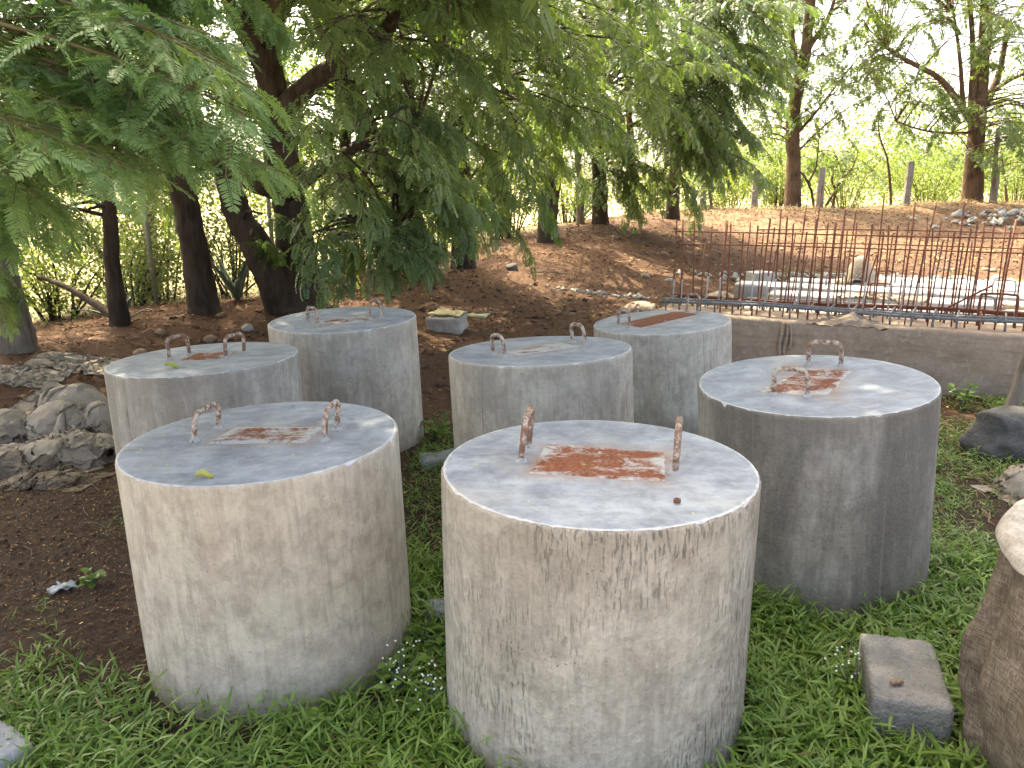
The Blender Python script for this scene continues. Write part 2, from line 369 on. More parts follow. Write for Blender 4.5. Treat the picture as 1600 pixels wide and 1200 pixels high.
# ------------------------------------------------------------------ ground shape
CREST = [(-700, 610, 5.2), (-300, 580, 6.0), (0, 548, 7.2), (300, 482, 9.6), (500, 470, 10.3), (620, 440, 11.8), (760, 404, 14.2), (960, 347, 20.0), (1100, 328, 25.0), (1350, 325, 27.0), (1480, 316, 27.0), (1600, 318, 27.0), (2100, 305, 27.0), (2900, 300, 28)]
CP = np.array([at(*c) for c in CREST])
def crest_info(x, y):
    best = np.full(x.shape, 1e9); hz = np.zeros(x.shape); side = np.zeros(x.shape); cy = np.zeros(x.shape)
    for a, b in zip(CP[:-1], CP[1:]):
        d = b[:2]-a[:2]; L2 = d@d
        t = np.clip(((x-a[0])*d[0]+(y-a[1])*d[1])/L2, 0, 1)
        qx = a[0]+t*d[0]; qy = a[1]+t*d[1]; dd = np.hypot(x-qx, y-qy)
        s = d[0]*(y-a[1])-d[1]*(x-a[0]); k = dd < best
        best = np.where(k, dd, best); hz = np.where(k, a[2]+t*(b[2]-a[2]), hz); side = np.where(k, s, side); cy = np.where(k, qy, cy)
    return best, hz, side, cy
def hgt(x, y):
    x = np.atleast_1d(np.asarray(x, float)); y = np.atleast_1d(np.asarray(y, float))
    d, hz, side, cy = crest_info(x, y)
    w = np.clip(.16*cy, 1.05, 3.4)
    front = hz*np.exp(-(d/w)**2); back = hz*(.35+.65*np.exp(-(d/(w*1.1))**2))
    h = np.where(side > 0, back, front)
    far = sstep(4, 12, d)*sstep(5, 9, y)
    h = h + far*.05*(vnoise(x, y, 2.3, 3)-.5) + sstep(2.2, 4.5, np.hypot(x, y-4))*.10*(vnoise(x, y, 1.1, 1)-.5)*np.exp(-np.maximum(0, y-20)/20) + .018*(vnoise(x, y, .23, 2)-.5)
    out = np.hypot(x, y); h = h*(1-sstep(60, 200, out)) + sstep(60, 200, out)*.35
    return h
def hz1(x, y): return float(hgt(x, y)[0])

def axis(lo, hi, step, far):
    a = list(np.arange(lo, hi+1e-6, step)); s = step
    while a[-1] < far: s *= 1.18; a.append(a[-1]+s)
    s = step
    while a[0] > -far: s *= 1.18; a.insert(0, a[0]-s)
    return np.array(a)
gx = axis(-8, 11, .14, 900); gy = axis(-.5, 29, .13, 900)
GX, GY = np.meshgrid(gx, gy); GZ = hgt(GX.ravel(), GY.ravel())
nx, ny = len(gx), len(gy)
ii = (np.arange(ny-1)[:, None]*nx + np.arange(nx-1)[None, :]).ravel()
# how grassy the earth is: nearest ground between and right of the cylinders
def grass_mask(x, y):
    x = np.asarray(x, float); y = np.asarray(y, float)
    left = sstep(-.55, -.9, x)                                   # 1 at the left
    ymax = 5.9 - 3.38*left + .35*(vnoise(x, y, .35, 4)-.5)
    g = sstep(ymax+.25, ymax-.25, y)
    right = sstep(1.7, 2.1, x)*sstep(6.9-.45*(x-2), 6.6-.45*(x-2), y)
    g = np.maximum(g, right)
    return g
dirt = (vnoise(GX.ravel(), GY.ravel(), .7, 6)*.6+vnoise(GX.ravel(), GY.ravel(), .25, 7)*.4)
red = sstep(4.6, 6.5, GY.ravel() + .6*(vnoise(GX.ravel(), GY.ravel(), .8, 8)-.5))
sand = np.clip(sstep(17, 24, GY.ravel() + 3*(vnoise(GX.ravel(), GY.ravel(), 1.5, 9)-.5)) * sstep(3.0, 7.0, GX.ravel()), 0, 1)
bounce_pale = sstep(.9, -.4, GY.ravel())  # unseen ground behind the camera, made pale to bounce fill light forward
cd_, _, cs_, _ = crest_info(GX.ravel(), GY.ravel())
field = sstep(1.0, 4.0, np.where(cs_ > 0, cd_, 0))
def ground_mat():
    m = M('earth'); v = m.coord('World'); a = m.noise(v, 2.2, 6, .62, .4); b = m.noise(v, 18, 6, .7, .3); c = m.noise(v, 75, 4, .68)
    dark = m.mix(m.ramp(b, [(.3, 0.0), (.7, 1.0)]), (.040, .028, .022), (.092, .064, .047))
    redc = m.mix(m.ramp(b, [(.3, 0.0), (.7, 1.0)]), (.066, .037, .025), (.140, .080, .052))
    sandc = m.mix(m.ramp(a, [(.35, 0.0), (.65, 1.0)]), (.130, .075, .045), (.245, .160, .100))
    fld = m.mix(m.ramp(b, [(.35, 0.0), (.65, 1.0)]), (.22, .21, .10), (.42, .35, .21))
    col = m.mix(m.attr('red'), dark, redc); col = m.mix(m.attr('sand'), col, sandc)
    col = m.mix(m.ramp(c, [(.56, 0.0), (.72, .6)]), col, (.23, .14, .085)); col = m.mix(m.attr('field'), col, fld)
    col = m.mix(m.attr('bounce_pale'), col, m.mix(m.ramp(a, [(.35, 0.0), (.65, 1.0)]), (.40, .345, .275), (.50, .445, .365)))
    h = m.math('ADD', m.math('MULTIPLY', b, .7), m.math('MULTIPLY', c, .6))
    return m.done(m.bsdf(col, .95, .1, m.bump(h, .9, .03)))
MAT['earth'] = ground_mat()
ground = mk('ground', np.stack([GX.ravel(), GY.ravel(), GZ], 1), [np.stack([ii, ii+1, ii+nx+1, ii+nx], 1)], MAT['earth'], smooth=True,
            attrs={'red': red, 'sand': sand, 'bounce_pale': bounce_pale, 'field': field})
tag(ground, 'bare reddish earth yard rising to a low berm', None, None, 'structure')

# ------------------------------------------------------------------ the seven concrete cylinders
RAD = .5
CYL = [  # x, y, top z, handle A feet, handle B feet (offsets from axis), handle height, plate width
 dict(c=(-0.932, 2.845), zt=0.859, tilt=(0.016, 0.002), hA=((-.244, -.020), (-.212, .138)), hB=((.245, -.067), (.265, .060)), hh=.118, plate=[(-.153, .134), (.212, .090), (.190, -.092), (-.192, -.060)],
      mat=dict(ca=(.375, .325, .258), cb=(.490, .432, .350), stain=(.33, .265, .205), stain_lo=.64, stain_hi=.90, streak=.18, holes=.6, seed=1, damp=0.12), rust=.005, seam=None,
      label='warm beige front left concrete cylinder with fallen yellow pod on its top'),
 dict(c=(0.27, 2.417), zt=0.879, tilt=(-0.018, 0.003), hA=((-.247, .033), (-.219, .178)), hB=((.229, -.083), (.260, .043)), hh=.147, plate=[(-.163, .216), (.240, .110), (.193, -.157), (-.230, -.078)],
      mat=dict(ca=(.325, .292, .240), cb=(.440, .402, .340), stain=(.215, .188, .150), stain_lo=.52, stain_hi=.84, streak=.22, fleck=.62, holes=.7, seed=2, damp=0.35), rust=.075, seam=.82,
      label='nearest concrete cylinder, front centre, with rough flecked side and mostly rusty plate'),
 dict(c=(1.331, 3.419), zt=0.881, tilt=(0.052, 0.023), hA=((-.223, -.143), (-.103, -.204)), hB=((.081, .290), (.210, .226)), hh=.115, plate=[(.058, .227), (.233, .135), (-.019, -.211), (-.299, -.095)],
      mat=dict(ca=(.285, .258, .222), cb=(.415, .382, .335), stain=(.120, .107, .090), stain_lo=.43, stain_hi=.70, streak=.30, holes=.6, seed=3, damp=0.6), rust=.055, seam=None,
      label='dark stained concrete cylinder at the right, before the hessian wrapped beam'),
 dict(c=(-1.678, 4.293), zt=0.861, tilt=(0.018, -0.021), hA=((-.188, -.008), (-.130, .121)), hB=((.124, -.022), (.183, .107)), hh=.115, plate=None, prot=.06, pw=.17,
      mat=dict(ca=(.330, .300, .255), cb=(.460, .424, .368), stain=(.185, .172, .152), stain_lo=.45, stain_hi=.75, streak=.45, holes=.3, seed=4, damp=0.35), rust=.06, seam=-2.10,
      label='grey concrete cylinder at the far left, beside the heap of sacks'),
 dict(c=(-1.153, 5.459), zt=0.872, tilt=(0.013, 0.017), hA=((-.194, -.170), (-.112, -.252)), hB=((.180, .066), (.262, -.004)), hh=.118, plate=None, prot=.55, pw=.17,
      mat=dict(ca=(.420, .368, .296), cb=(.555, .494, .405), stain=(.275, .238, .192), stain_lo=.50, stain_hi=.78, streak=.35, holes=.4, seed=5, damp=0.25), rust=.02, seam=None,
      label='tall looking concrete cylinder in the back row, nearest the big tree trunk'),
 dict(c=(0.156, 4.29), zt=0.871, tilt=(0.028, -0.044), hA=((-.250, -.105), (-.189, -.165)), hB=((.196, .174), (.258, .093)), hh=.112, plate=None, prot=.55, pw=.16,
      mat=dict(ca=(.365, .322, .262), cb=(.495, .446, .372), stain=(.235, .208, .172), stain_lo=.50, stain_hi=.78, streak=.32, holes=.5, seed=6, damp=0.3), rust=-.02, seam=-2.25,
      label='middle concrete cylinder with sun dappled top and raised seam down its left side'),
 dict(c=(1.111, 5.844), zt=0.741, tilt=(0.055, -0.002), hA=((-.327, -.071), (-.260, -.151)), hB=((.266, .360), (.340, .272)), hh=.133, plate=None, prot=.62, pw=.20,
      mat=dict(ca=(.390, .352, .298), cb=(.510, .468, .405), stain=(.285, .225, .172), stain_lo=.62, stain_hi=.85, streak=.2, holes=.4, seed=7, damp=0.2), rust=.16, seam=-1.15,
      label='pale concrete cylinder in the back row with long rusty plate, touching the hessian beam'),
]
def lathe(prof, n, wob, seed):
    th = np.arange(n)*2*math.pi/n; V = []
    for r, z in prof:
        rr = r + wob*np.array([mnoise.noise(Vector((math.cos(t)*1.6+seed*9, math.sin(t)*1.6, z*2.0))) for t in th])
        V.append(np.stack([rr*np.cos(th), rr*np.sin(th), np.full(n, z)], 1))
    V = np.concatenate(V); k = len(prof)
    i = np.arange(k-1)[:, None]*n; j = np.arange(n)[None, :]; j2 = (j+1) % n
    return V, np.stack([i+j, i+j2, i+n+j2, i+n+j], -1).reshape(-1, 4)
def loop_path(a, b, h, lean=0.0, r=.036):
    """an inverted U between two feet with rounded shoulders"""
    a = np.array([*a, -.04]); b = np.array([*b, -.04]); d = b-a; w = np.linalg.norm(d); d /= w
    n = np.array([-d[1], d[0], 0])
    pts = [a]
    r = min(r, w*.42)
    for z in np.linspace(.0, h-r, 14): pts.append(a + [0, 0, z+.04])
    for t in np.linspace(0, math.pi/2, 7)[1:]: pts.append(a + d*(r-r*math.cos(t)) + np.array([0, 0, .04+h-r+r*math.sin(t)]))
    for s in np.linspace(r, w-r, 8)[1:-1]: pts.append(a + d*s + np.array([0, 0, .04+h]))
    for t in np.linspace(math.pi/2, 0, 7): pts.append(b - d*(r-r*math.cos(t)) + np.array([0, 0, .04+h-r+r*math.sin(t)]))
    for z in np.linspace(h-r, 0, 14)[1:]: pts.append(b + [0, 0, z+.04])
    pts.append(b); P = np.array(pts); P[:, :2] += n[:2]*(lean*np.clip(P[:, 2:], 0, 1)/h*.03)
    # resample finely
    s = np.concatenate([[0], np.cumsum(np.linalg.norm(np.diff(P, axis=0), axis=1))]); q = np.arange(0, s[-1], .0055)
    return np.stack([np.interp(q, s, P[:, k]) for k in range(3)], 1)
for i, c in enumerate(CYL):
    cx, cy = c['c']; zt = c['zt']; gz = min(0.0, zt-.86)
    t = thing('concrete_cylinder', c['label'], 'concrete cylinder', (cx, cy, 0), 'cast concrete cylinders with lifting handles')
    off = np.array([cx, cy, 0])
    H = zt
    zs = list(np.linspace(-.08, H-.05, 9)) + [H-.03, H-.02, H-.012]
    prof = [(RAD, z) for z in zs] + [(RAD-.0015, H-.006), (RAD-.007, H-.0012)]
    V, Q = lathe(prof, 216, .0035, i)
    # chipped upper edge
    for k in range(len(V)):
        if V[k, 2] > H-.03:
            x, y, z = V[k]; nn = mnoise.noise(Vector((x*22+i*5, y*22, 0)))
            n2 = mnoise.noise(Vector((x*60+i*3, y*60, 7))); ch = max(0, nn-.18)*1.6 + max(0, n2-.30)*1.2
            if ch > 0: V[k, :2] *= 1-.016*ch*(1 if z > H-.014 else .4); V[k, 2] -= .009*ch
    mk('body', V+off, [Q], concrete('concrete_side_%d' % i, **c['mat']), t, smooth=True)
    # form seam: a slim raised fin of grout
    if c['seam'] is not None:
        a = c['seam']; P = []
        zz = np.linspace(-.05, H-.02, 40)
        SV = []
        for z in zz:
            w = .004+.003*abs(mnoise.noise(Vector((z*14, i, 0)))); d = .003+.004*abs(mnoise.noise(Vector((z*22, i, 5))))
            aa = a + .004*mnoise.noise(Vector((z*6, i, 9)))
            for (da, rr) in ((-w/RAD, RAD-.004), (0, RAD+d), (w/RAD, RAD-.004)):
                SV.append([rr*math.cos(aa+da), rr*math.sin(aa+da), z])
        SQ = []
        for k in range(len(zz)-1):
            for q in range(2): SQ.append((k*3+q, k*3+q+1, k*3+3+q+1, k*3+3+q))
        mk('casting_seam', np.array(SV)+off, [np.array(SQ)], concrete('seam_%d' % i, ca=tuple(x*.9 for x in c['mat']['ca']), cb=c['mat']['cb'], seed=20+i, streak=.2), t)
    # plate
    if c['plate']: corners = [np.array(q) for q in c['plate']]
    else:
        a = (np.array(c['hA'][0])+np.array(c['hA'][1]))/2; b = (np.array(c['hB'][0])+np.array(c['hB'][1]))/2
        d = b-a; L = np.linalg.norm(d); d /= L; nrm = np.array([-d[1], d[0]]); a2 = a+d*.05; b2 = b-d*.05; w = c['pw']*.6
        corners = [a2+nrm*w, b2+nrm*w, b2-nrm*w, a2-nrm*w]
    PV = []; PE = []; m_ = 22
    for u in range(m_+1):
        for v in range(m_+1):
            fu, fv = u/m_, v/m_
            p = (corners[0]*(1-fu)+corners[1]*fu)*(1-fv) + (corners[3]*(1-fu)+corners[2]*fu)*fv
            edge = min(fu, fv, 1-fu, 1-fv)
            z = H + .0055 + .002*mnoise.noise(Vector((p[0]*18, p[1]*18, i)))
            if edge == 0:
                z = H-.004; p = p + .011*np.array(mnoise.noise_vector(Vector((p[0]*26, p[1]*26, i*2))))[:2]
            PV.append([p[0], p[1], z]); PE.append(edge)
    PQ = [(u*(m_+1)+v, u*(m_+1)+v+1, (u+1)*(m_+1)+v+1, (u+1)*(m_+1)+v) for u in range(m_) for v in range(m_)]
    mk('steel_plate', np.array(PV)+off, [np.array(PQ)[:, ::-1]], rust_mat('plate_%d' % i, c['rust'], i+1), t, smooth=True, attrs={'edge': PE})
    # trowelled top
    n = 120; th = np.arange(n)*2*math.pi/n; rings = [.0] + list(np.linspace(.03, .46, 16)) + [.4895, .4935, .4925]
    TV = [[0, 0, H]]
    for k_, r in enumerate(rings[1:], 1):
        for a in th:
            z = H + .0035*mnoise.noise(Vector((r*math.cos(a)*4+i, r*math.sin(a)*4, i*3.1))) if r < .485 else H - (.0 if r < .49 else .0012 if k_ < len(rings)-1 else .03)
            TV.append([r*math.cos(a), r*math.sin(a), z])
    TV = np.array(TV); TQ = []; TT = []
    for a in range(n): TT.append((0, 1+a, 1+(a+1) % n))
    for k in range(len(rings)-2):
        b0 = 1+k*n
        for a in range(n): TQ.append((b0+a, b0+n+a, b0+n+(a+1) % n, b0+(a+1) % n))
    CC = np.array(corners); pc = CC.mean(0); e1 = (CC[1]+CC[2]-CC[0]-CC[3])/2; e2 = (CC[0]+CC[1]-CC[2]-CC[3])/2; l1, l2 = np.linalg.norm(e1), np.linalg.norm(e2)
    du = np.maximum(0, np.abs((TV[:, :2]-pc) @ (e1/l1))-l1/2); dv = np.maximum(0, np.abs((TV[:, :2]-pc) @ (e2/l2))-l2/2)
    mk('top_screed', TV+off, [np.array(TQ), np.array(TT)], top_mat('screed_%d' % i, i+1), t, smooth=True, attrs={'stain': np.exp(-np.hypot(du, dv)/.028)})
    hm = handle_mat('handle_%d' % i, i, .05 if i in (1, 3) else .0)
    for q, hd in enumerate((c['hA'], c['hB'])):
        P = loop_path(hd[0], hd[1], c['hh'] - (.012 if i == 0 and q == 0 else 0), lean=rng.uniform(-.6, .6)); P[:, 2] += H
        k = np.arange(len(P)); Rr = .0098 + .0009*(k % 2) + .0002*rng.random(len(P))
        V, Q, T = tube(P+off, Rr, 10)
        ho = mk('lifting_handle', V, [Q, T], hm, t, smooth=True)
        # grout collar where each leg leaves the concrete
        for e in hd:
            V, Q, T = tube(np.array([[e[0], e[1], H-.004], [e[0], e[1], H+.004], [e[0]+.001, e[1], H+.010], [e[0], e[1], H+.013]])+off, [.024, .019, .014, .010], 9)
            V = V + rng.normal(0, .0015, V.shape)
            mk('grout_collar', V, [Q, T], MAT['precast'], ho, smooth=True)
    tx, ty = c['tilt']; t.rotation_euler = (ty, -tx, 0); t.location = (cx+tx*H, cy+ty*H, 0)

def top_z(ci, x, y):
    c = CYL[ci]; return c['zt'] + c['tilt'][0]*(x-c['c'][0]) + c['tilt'][1]*(y-c['c'][1])

# ------------------------------------------------------------------ hessian wrapped beam with starter bars
E0 = np.array([2.02, 7.25]); DIR = np.array([3.97-2.02, 6.09-7.25]); DIR /= np.linalg.norm(DIR); NRM = np.array([-DIR[1], DIR[0]])
ZB = .53
def bp(s, o, z): return np.array([*(E0 + DIR*s + NRM*o), z])
def beam_shape(s0, s1, o0, o1, z0, z1, ns=70, sag=.010, seed=0, drape=0.0):
    """cloth covered prism: rounded section with wrinkles"""
    prof = [(o0, z0), (o0-.004, z0+(z1-z0)*.25), (o0-.006, z0+(z1-z0)*.5), (o0-.003, z0+(z1-z0)*.75), (o0, z1-.03), (o0+.012, z1-.006), (o0+.04, z1), ((o0+o1)/2, z1), (o1-.04, z1), (o1-.01, z1-.008), (o1, z1-.03), (o1, z0)]
    V = []
    for k in range(ns+1):
        s = s0+(s1-s0)*k/ns
        for (o, z) in prof:
            w = mnoise.noise(Vector((s*3.1+seed, z*9, o*4))) * sag + mnoise.noise(Vector((s*9+seed, z*14, o*4)))*sag*.6
            top = 1 if z > z1-.05 else 0
            V.append(bp(s, o - w*(1-top), z + w*.8*top + (drape*mnoise.noise(Vector((s*1.3+seed, o, 3))) if top else 0)))
    n = len(prof); Q = []
    for k in range(ns):
        for j in range(n-1): Q.append((k*n+j, (k+1)*n+j, (k+1)*n+j+1, k*n+j+1))
    T = []
    for base, fl in ((0, 1), (ns*n, -1)):
        for j in range(1, n-1): T.append((base, base+j, base+j+1)[::fl])
    return np.array(V), np.array(Q), np.array(T)
bt = thing('wrapped_girder', 'long low concrete beam wrapped in brown hessian with rusty starter bars along its top', 'beam', bp(2.5, .3, 0))
V, Q, T = beam_shape(-.75, 6.2, 0, .55, -.05, ZB-.016, 10, .0)
mk('beam_core', V + [0, 0, 0], [Q, T], MAT['precast'], bt)
V, Q, T = beam_shape(-.77, 6.22, -.012, .57, -.06, ZB, 260, .014, 1, .008)
mk('hessian_wrap', V, [Q, T], MAT['burlap_brown'], bt, smooth=True)
# knotted gather and peak of the cloth near the middle
def cloth_patch(name, cen, sx, sy, hfun, mat, parent=None, ax=DIR, n=26, label=None, cat='cloth', group=None, seed=0):
    ax = np.array(ax); nr = np.array([-ax[1], ax[0]]); V = []
    for a in range(n+1):
        for b in range(n+1):
            u, v = a/n*2-1, b/n*2-1
            edge = 1+.22*mnoise.noise(Vector((u*2.2+seed, v*2.2, 1)))
            p = np.array(cen[:2]) + ax*u*sx*edge + nr*v*sy*edge
            wr = .35*mnoise.ridged_multi_fractal(Vector((u*1.6+seed*3, v*1.6, .3)), .9, 2.1, 4, 1.0, 2.0)
            V.append([p[0], p[1], cen[2] + hfun(u, v, p) * (.7+.3*wr) + .03*mnoise.noise(Vector((u*6+seed, v*6, 2)))])
    Q = [(a*(n+1)+b, (a+1)*(n+1)+b, (a+1)*(n+1)+b+1, a*(n+1)+b+1) for a in range(n) for b in range(n)]
    V = np.array(V); Q = np.array(Q); off = len(V); V2 = V - [0, 0, .006]
    VV = np.concatenate([V, V2]); rim = []
    idx = [(a*(n+1)) for a in range(n+1)] + [n*(n+1)+b for b in range(1, n+1)] + [a*(n+1)+n for a in range(n-1, -1, -1)] + [b for b in range(n-1, 0, -1)]
    for k in range(len(idx)): i0, i1 = idx[k], idx[(k+1) % len(idx)]; rim.append((i0, i1, i1+off, i0+off))
    o = mk(name, VV, [np.concatenate([Q, Q[:, ::-1]+off, np.array(rim)])], mat, parent, smooth=True, origin=None if parent is not None else cen)
    if label: tag(o, label, cat, group)
    return o
cloth_patch('gathered_fold', bp(1.0, .10, ZB-.015), .34, .12, lambda u, v, p: .12*max(0, 1-abs(u))**1.6*max(0, 1-v*v), MAT['burlap_brown'], bt, seed=3)
for k, (s, wv) in enumerate(((.46, .020), (.50, .016), (.535, .012))):
    P = np.array([bp(s + .012*math.sin(z*16+k), -.026-.004*k, z) for z in np.linspace(ZB-.02, ZB-.36+.05*k, 16)])
    V, Q, T = tube(P, wv*(.6+.4*np.sin(np.linspace(.3, 3.0, 16))), 8); mk('cloth_fold', V, [Q, T], MAT['burlap_brown'], bt, smooth=True)
# bars
def bar(name, P, r, mat, parent, n=6):
    V, Q, T = tube(np.asarray(P), r, n); return mk(name, V, [Q, T], mat, parent, smooth=True)
for o_, z_ in ((.12, ZB+.085), (.15, ZB+.10), (.44, ZB+.10), (.47, ZB+.085)):
    bar('longitudinal_bar', [bp(s, o_+.006*math.sin(s*5), z_+.012*math.sin(s*2.3+o_*9)) for s in np.linspace(-.72, 6.1, 24)], .015, MAT['rebar_grey'] if o_ < .3 else MAT['rebar'], bt)
s = -.66; k = 0
while s < 5.9:
    j = rng.normal(0, .012)
    h = ZB+.10
    P = [bp(s+j, .11, ZB-.03), bp(s+j, .11, h-.02), bp(s+j, .13, h), bp(s+j, .45, h), bp(s+j, .48, h-.02), bp(s+j+rng.normal(0, .01), .48, ZB-.03)]
    bar('stirrup', P, .0085, MAT['rebar_grey'] if rng.random() < .7 else MAT['rebar'], bt); s += .165+rng.normal(0, .012); k += 1
s = -.70; k = 0
VB = []
while s < 5.9:
    top = ZB + .80 + rng.normal(0, .035)
    ln = rng.normal(.02, .022)
    foot = bp(s, .40, ZB-.03); midp = bp(s+ln*.45, .40+rng.normal(0, .008), ZB+.36); head = bp(s+ln, .40+rng.normal(0, .02), top)
    tal = rng.random() < .12
    if tal: head = head + (head-foot)*.14
    if rng.random() < .62:
        b = bar('starter_bar', [foot, midp, head], .0076, MAT['rebar'], bt)
        V, Q, T = tube(np.array([foot, foot+(midp-foot)*.5, foot+(midp-foot)*(.75+.25*rng.random())]), .0084, 6); mk('mortar_splash', V, [Q, T], MAT['rebar_splash'], b, smooth=True)
    else: bar('starter_bar', [foot, midp, head], .0076, MAT['rebar'], bt)
    s += .098+rng.normal(0, .015); k += 1
for z_, r in ((ZB+.72, .0065), (ZB+.60, .006), (ZB+.34, .005)):
    if z_ < ZB+.5: continue
    bar('cross_bar', [bp(s, .392, z_+.012*math.sin(s*1.1+z_*7)+.012*s/6) for s in np.linspace(-.7, 6.0, 22)], r, MAT['rebar'], bt)
for s in (1.95, 2.75, 3.5):  # hairpin lifting loops near the right end
    a, b = bp(s, .30, ZB-.03), bp(s+.26, .30, ZB-.03)
    P = [a, a+[0, 0, .26], a+(b-a)*.12+np.array([0, 0, .30]), a+(b-a)*.88+np.array([0, 0, .30]), b+[0, 0, .26], b]
    bar('lifting_loop', smooth_path(P, 22), .012, MAT['rebar'], bt, 8)
for s in (1.7, 2.35):
    bar('bent_bar', [bp(s, .36, ZB), bp(s+.03, .36, ZB+.14), bp(s+.32, .36, ZB+.33)], .009, MAT['rebar'], bt)

s = -.55
while s < 5.9:
    ln = rng.normal(.02, .03); bar('starter_bar', [bp(s, .16, ZB-.03), bp(s+ln*.5, .16, ZB+.4), bp(s+ln, .16+rng.normal(0, .02), ZB+rng.uniform(.55, .86))], .0065, MAT['rebar'], bt, 5); s += .17+rng.normal(0, .03)
# second row: a beam behind with taller bars
b2 = thing('rear_girder', 'second precast beam behind the hessian wrapped one, with taller thin rusty bars', 'beam', bp(3, 1.3, 0))
V, Q, T = beam_shape(-.25, 6.4, 1.05, 1.42, -.05, .42, 60, .004, 5); mk('beam_core', V, [Q, T], MAT['precast'], b2)
for o_, z_ in ((1.12, .50), (1.36, .51)):
    bar('longitudinal_bar', [bp(s, o_, z_+.008*math.sin(s*3)) for s in np.linspace(-.2, 6.3, 20)], .009, MAT['rebar_grey'], b2)
s = -.1
while s < 6.1:
    bar('stirrup', [bp(s, 1.10, .40), bp(s, 1.10, .515), bp(s, 1.38, .515), bp(s, 1.38, .40)], .0075, MAT['rebar_grey'], b2, 5); s += .22+rng.normal(0, .01)
s = -.05
while s < 6.1:
    top = 1.36 + rng.normal(0, .05) + (.14 if rng.random() < .55 else 0)
    ln = rng.normal(.03, .04)
    bar('starter_bar', [bp(s, 1.25, .38), bp(s+ln*.4, 1.25, .9), bp(s+ln, 1.25+rng.normal(0, .03), top)], .0095 if rng.random() < .4 else .007, MAT['rebar'], b2); s += .15+rng.normal(0, .04)
for z_ in (1.10, 1.235):
    bar('cross_bar', [bp(s, 1.243, z_+.01*math.sin(s*1.7)) for s in np.linspace(-.1, 6.1, 20)], .006, MAT['rebar'], b2)
s = .05
while s < 6.1:
    ln = rng.normal(.02, .03); bar('starter_bar', [bp(s, 1.12, .38), bp(s+ln*.5, 1.12, .8), bp(s+ln, 1.12+rng.normal(0, .02), rng.uniform(1.15, 1.4))], .0065, MAT['rebar'], b2, 5); s += .21+rng.normal(0, .04)
for sa, dx in ((4.0, .22), (4.6, -.15)):
    bar('leaning_bar', [bp(sa, 1.22, .40), bp(sa+dx, 1.22, 1.62)], .010, MAT['rebar'], b2)

# flat precast planks stacked out on the ground behind
PL = [(.75, 1.75, 2.10, .42, 6.5, 'white topped precast plank lying just behind the second row of bars'),
      (-.25, 2.45, 2.82, .42, 6.6, 'second white topped precast plank back from the rows of bars'),
      (-.85, 3.20, 3.58, .42, 6.6, 'third white topped precast plank back from the rows of bars'),
      (-.35, 3.90, 4.25, .41, 7.0, 'fourth white topped precast plank back from the rows of bars'),
      (.25, 4.50, 4.85, .40, 7.2, 'rearmost white topped precast plank, nearest the rubble strip')]
for k, (s0, o0, o1, zt, s1, lab) in enumerate(PL):
    t = thing('precast_plank', lab, 'concrete plank', bp((s0+s1)/2, (o0+o1)/2, 0), 'precast planks laid out in rows')
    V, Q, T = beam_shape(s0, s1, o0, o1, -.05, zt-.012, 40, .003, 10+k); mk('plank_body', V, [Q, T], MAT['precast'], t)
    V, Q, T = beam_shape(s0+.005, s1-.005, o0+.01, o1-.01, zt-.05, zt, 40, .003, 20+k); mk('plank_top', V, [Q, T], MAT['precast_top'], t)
    for ss in (s0+1.1, s0+2.9):
        a, b = bp(ss, (o0+o1)/2, zt-.02), bp(ss+.22, (o0+o1)/2, zt-.02)
        bar('lifting_loop', smooth_path([a, a+[0, 0, .13], a+(b-a)*.15+np.array([0, 0, .165]), a+(b-a)*.85+np.array([0, 0, .165]), b+[0, 0, .13], b], 20), .010, MAT['rebar'] if k % 2 else MAT['rebar_grey'], t, 7)
# hessian sheets thrown over the planks
def drape_h(h): return lambda u, v, p: h*max(0, 1-u*u)*max(0, 1-v*v) + .01
SHEETS = []
for k, (s, o, z, sx, sy, h, lab) in enumerate([
    (.55, .82, .36, .50, .24, .13, 'brown hessian sheet heaped between the two barred beams at their left end'),
    (1.0, 2.62, .40, .45, .22, .16, 'crumpled brown hessian sheet thrown over the second plank, left of centre'),
    (2.75, 2.25, .40, .60, .30, .15, 'hessian sheet draped as a low tent over the planks at the right'),
    (.55, 4.05, .38, .36, .30, .34, 'pale hessian sheet draped over an upright block among the planks'),
    (4.9, 3.3, .38, .9, .5, .22, 'wide pale hessian sheet covering the rear planks at the right edge')]):
    SHEETS.append((s, o, z, sx, sy, h, lab))
class HeightMap:
    def __init__(s, cx, cy, half, res=.015):
        s.x0, s.y0, s.r = cx-half, cy-half, res; n = int(2*half/res)+1; s.n = n
        X, Y = np.meshgrid(s.x0+np.arange(n)*res, s.y0+np.arange(n)*res, indexing='ij'); s.X, s.Y = X, Y; s.h = hgt(X.ravel(), Y.ravel()).reshape(n, n)
    def lump(s, cx, cy, rx, ry, rz, h, z=0.0):
        c_, s_ = math.cos(rz), math.sin(rz); u = ((s.X-cx)*c_+(s.Y-cy)*s_)/rx; v = (-(s.X-cx)*s_+(s.Y-cy)*c_)/ry
        s.h = np.maximum(s.h, z + h*np.sqrt(np.clip(1-u*u-v*v, 0, 1)) - 9*(u*u+v*v >= 1))
    def at(s, x, y):
        i = np.clip(((x-s.x0)/s.r+.5).astype(int), 0, s.n-1); j = np.clip(((y-s.y0)/s.r+.5).astype(int), 0, s.n-1); return s.h[i, j]
    def stamp(s, P):
        i = np.clip(((P[:, 0]-s.x0)/s.r+.5).astype(int), 0, s.n-1); j = np.clip(((P[:, 1]-s.y0)/s.r+.5).astype(int), 0, s.n-1)
        for a in (-1, 0, 1):
            for b in (-1, 0, 1): np.maximum.at(s.h, (np.clip(i+a, 0, s.n-1), np.clip(j+b, 0, s.n-1)), P[:, 2])
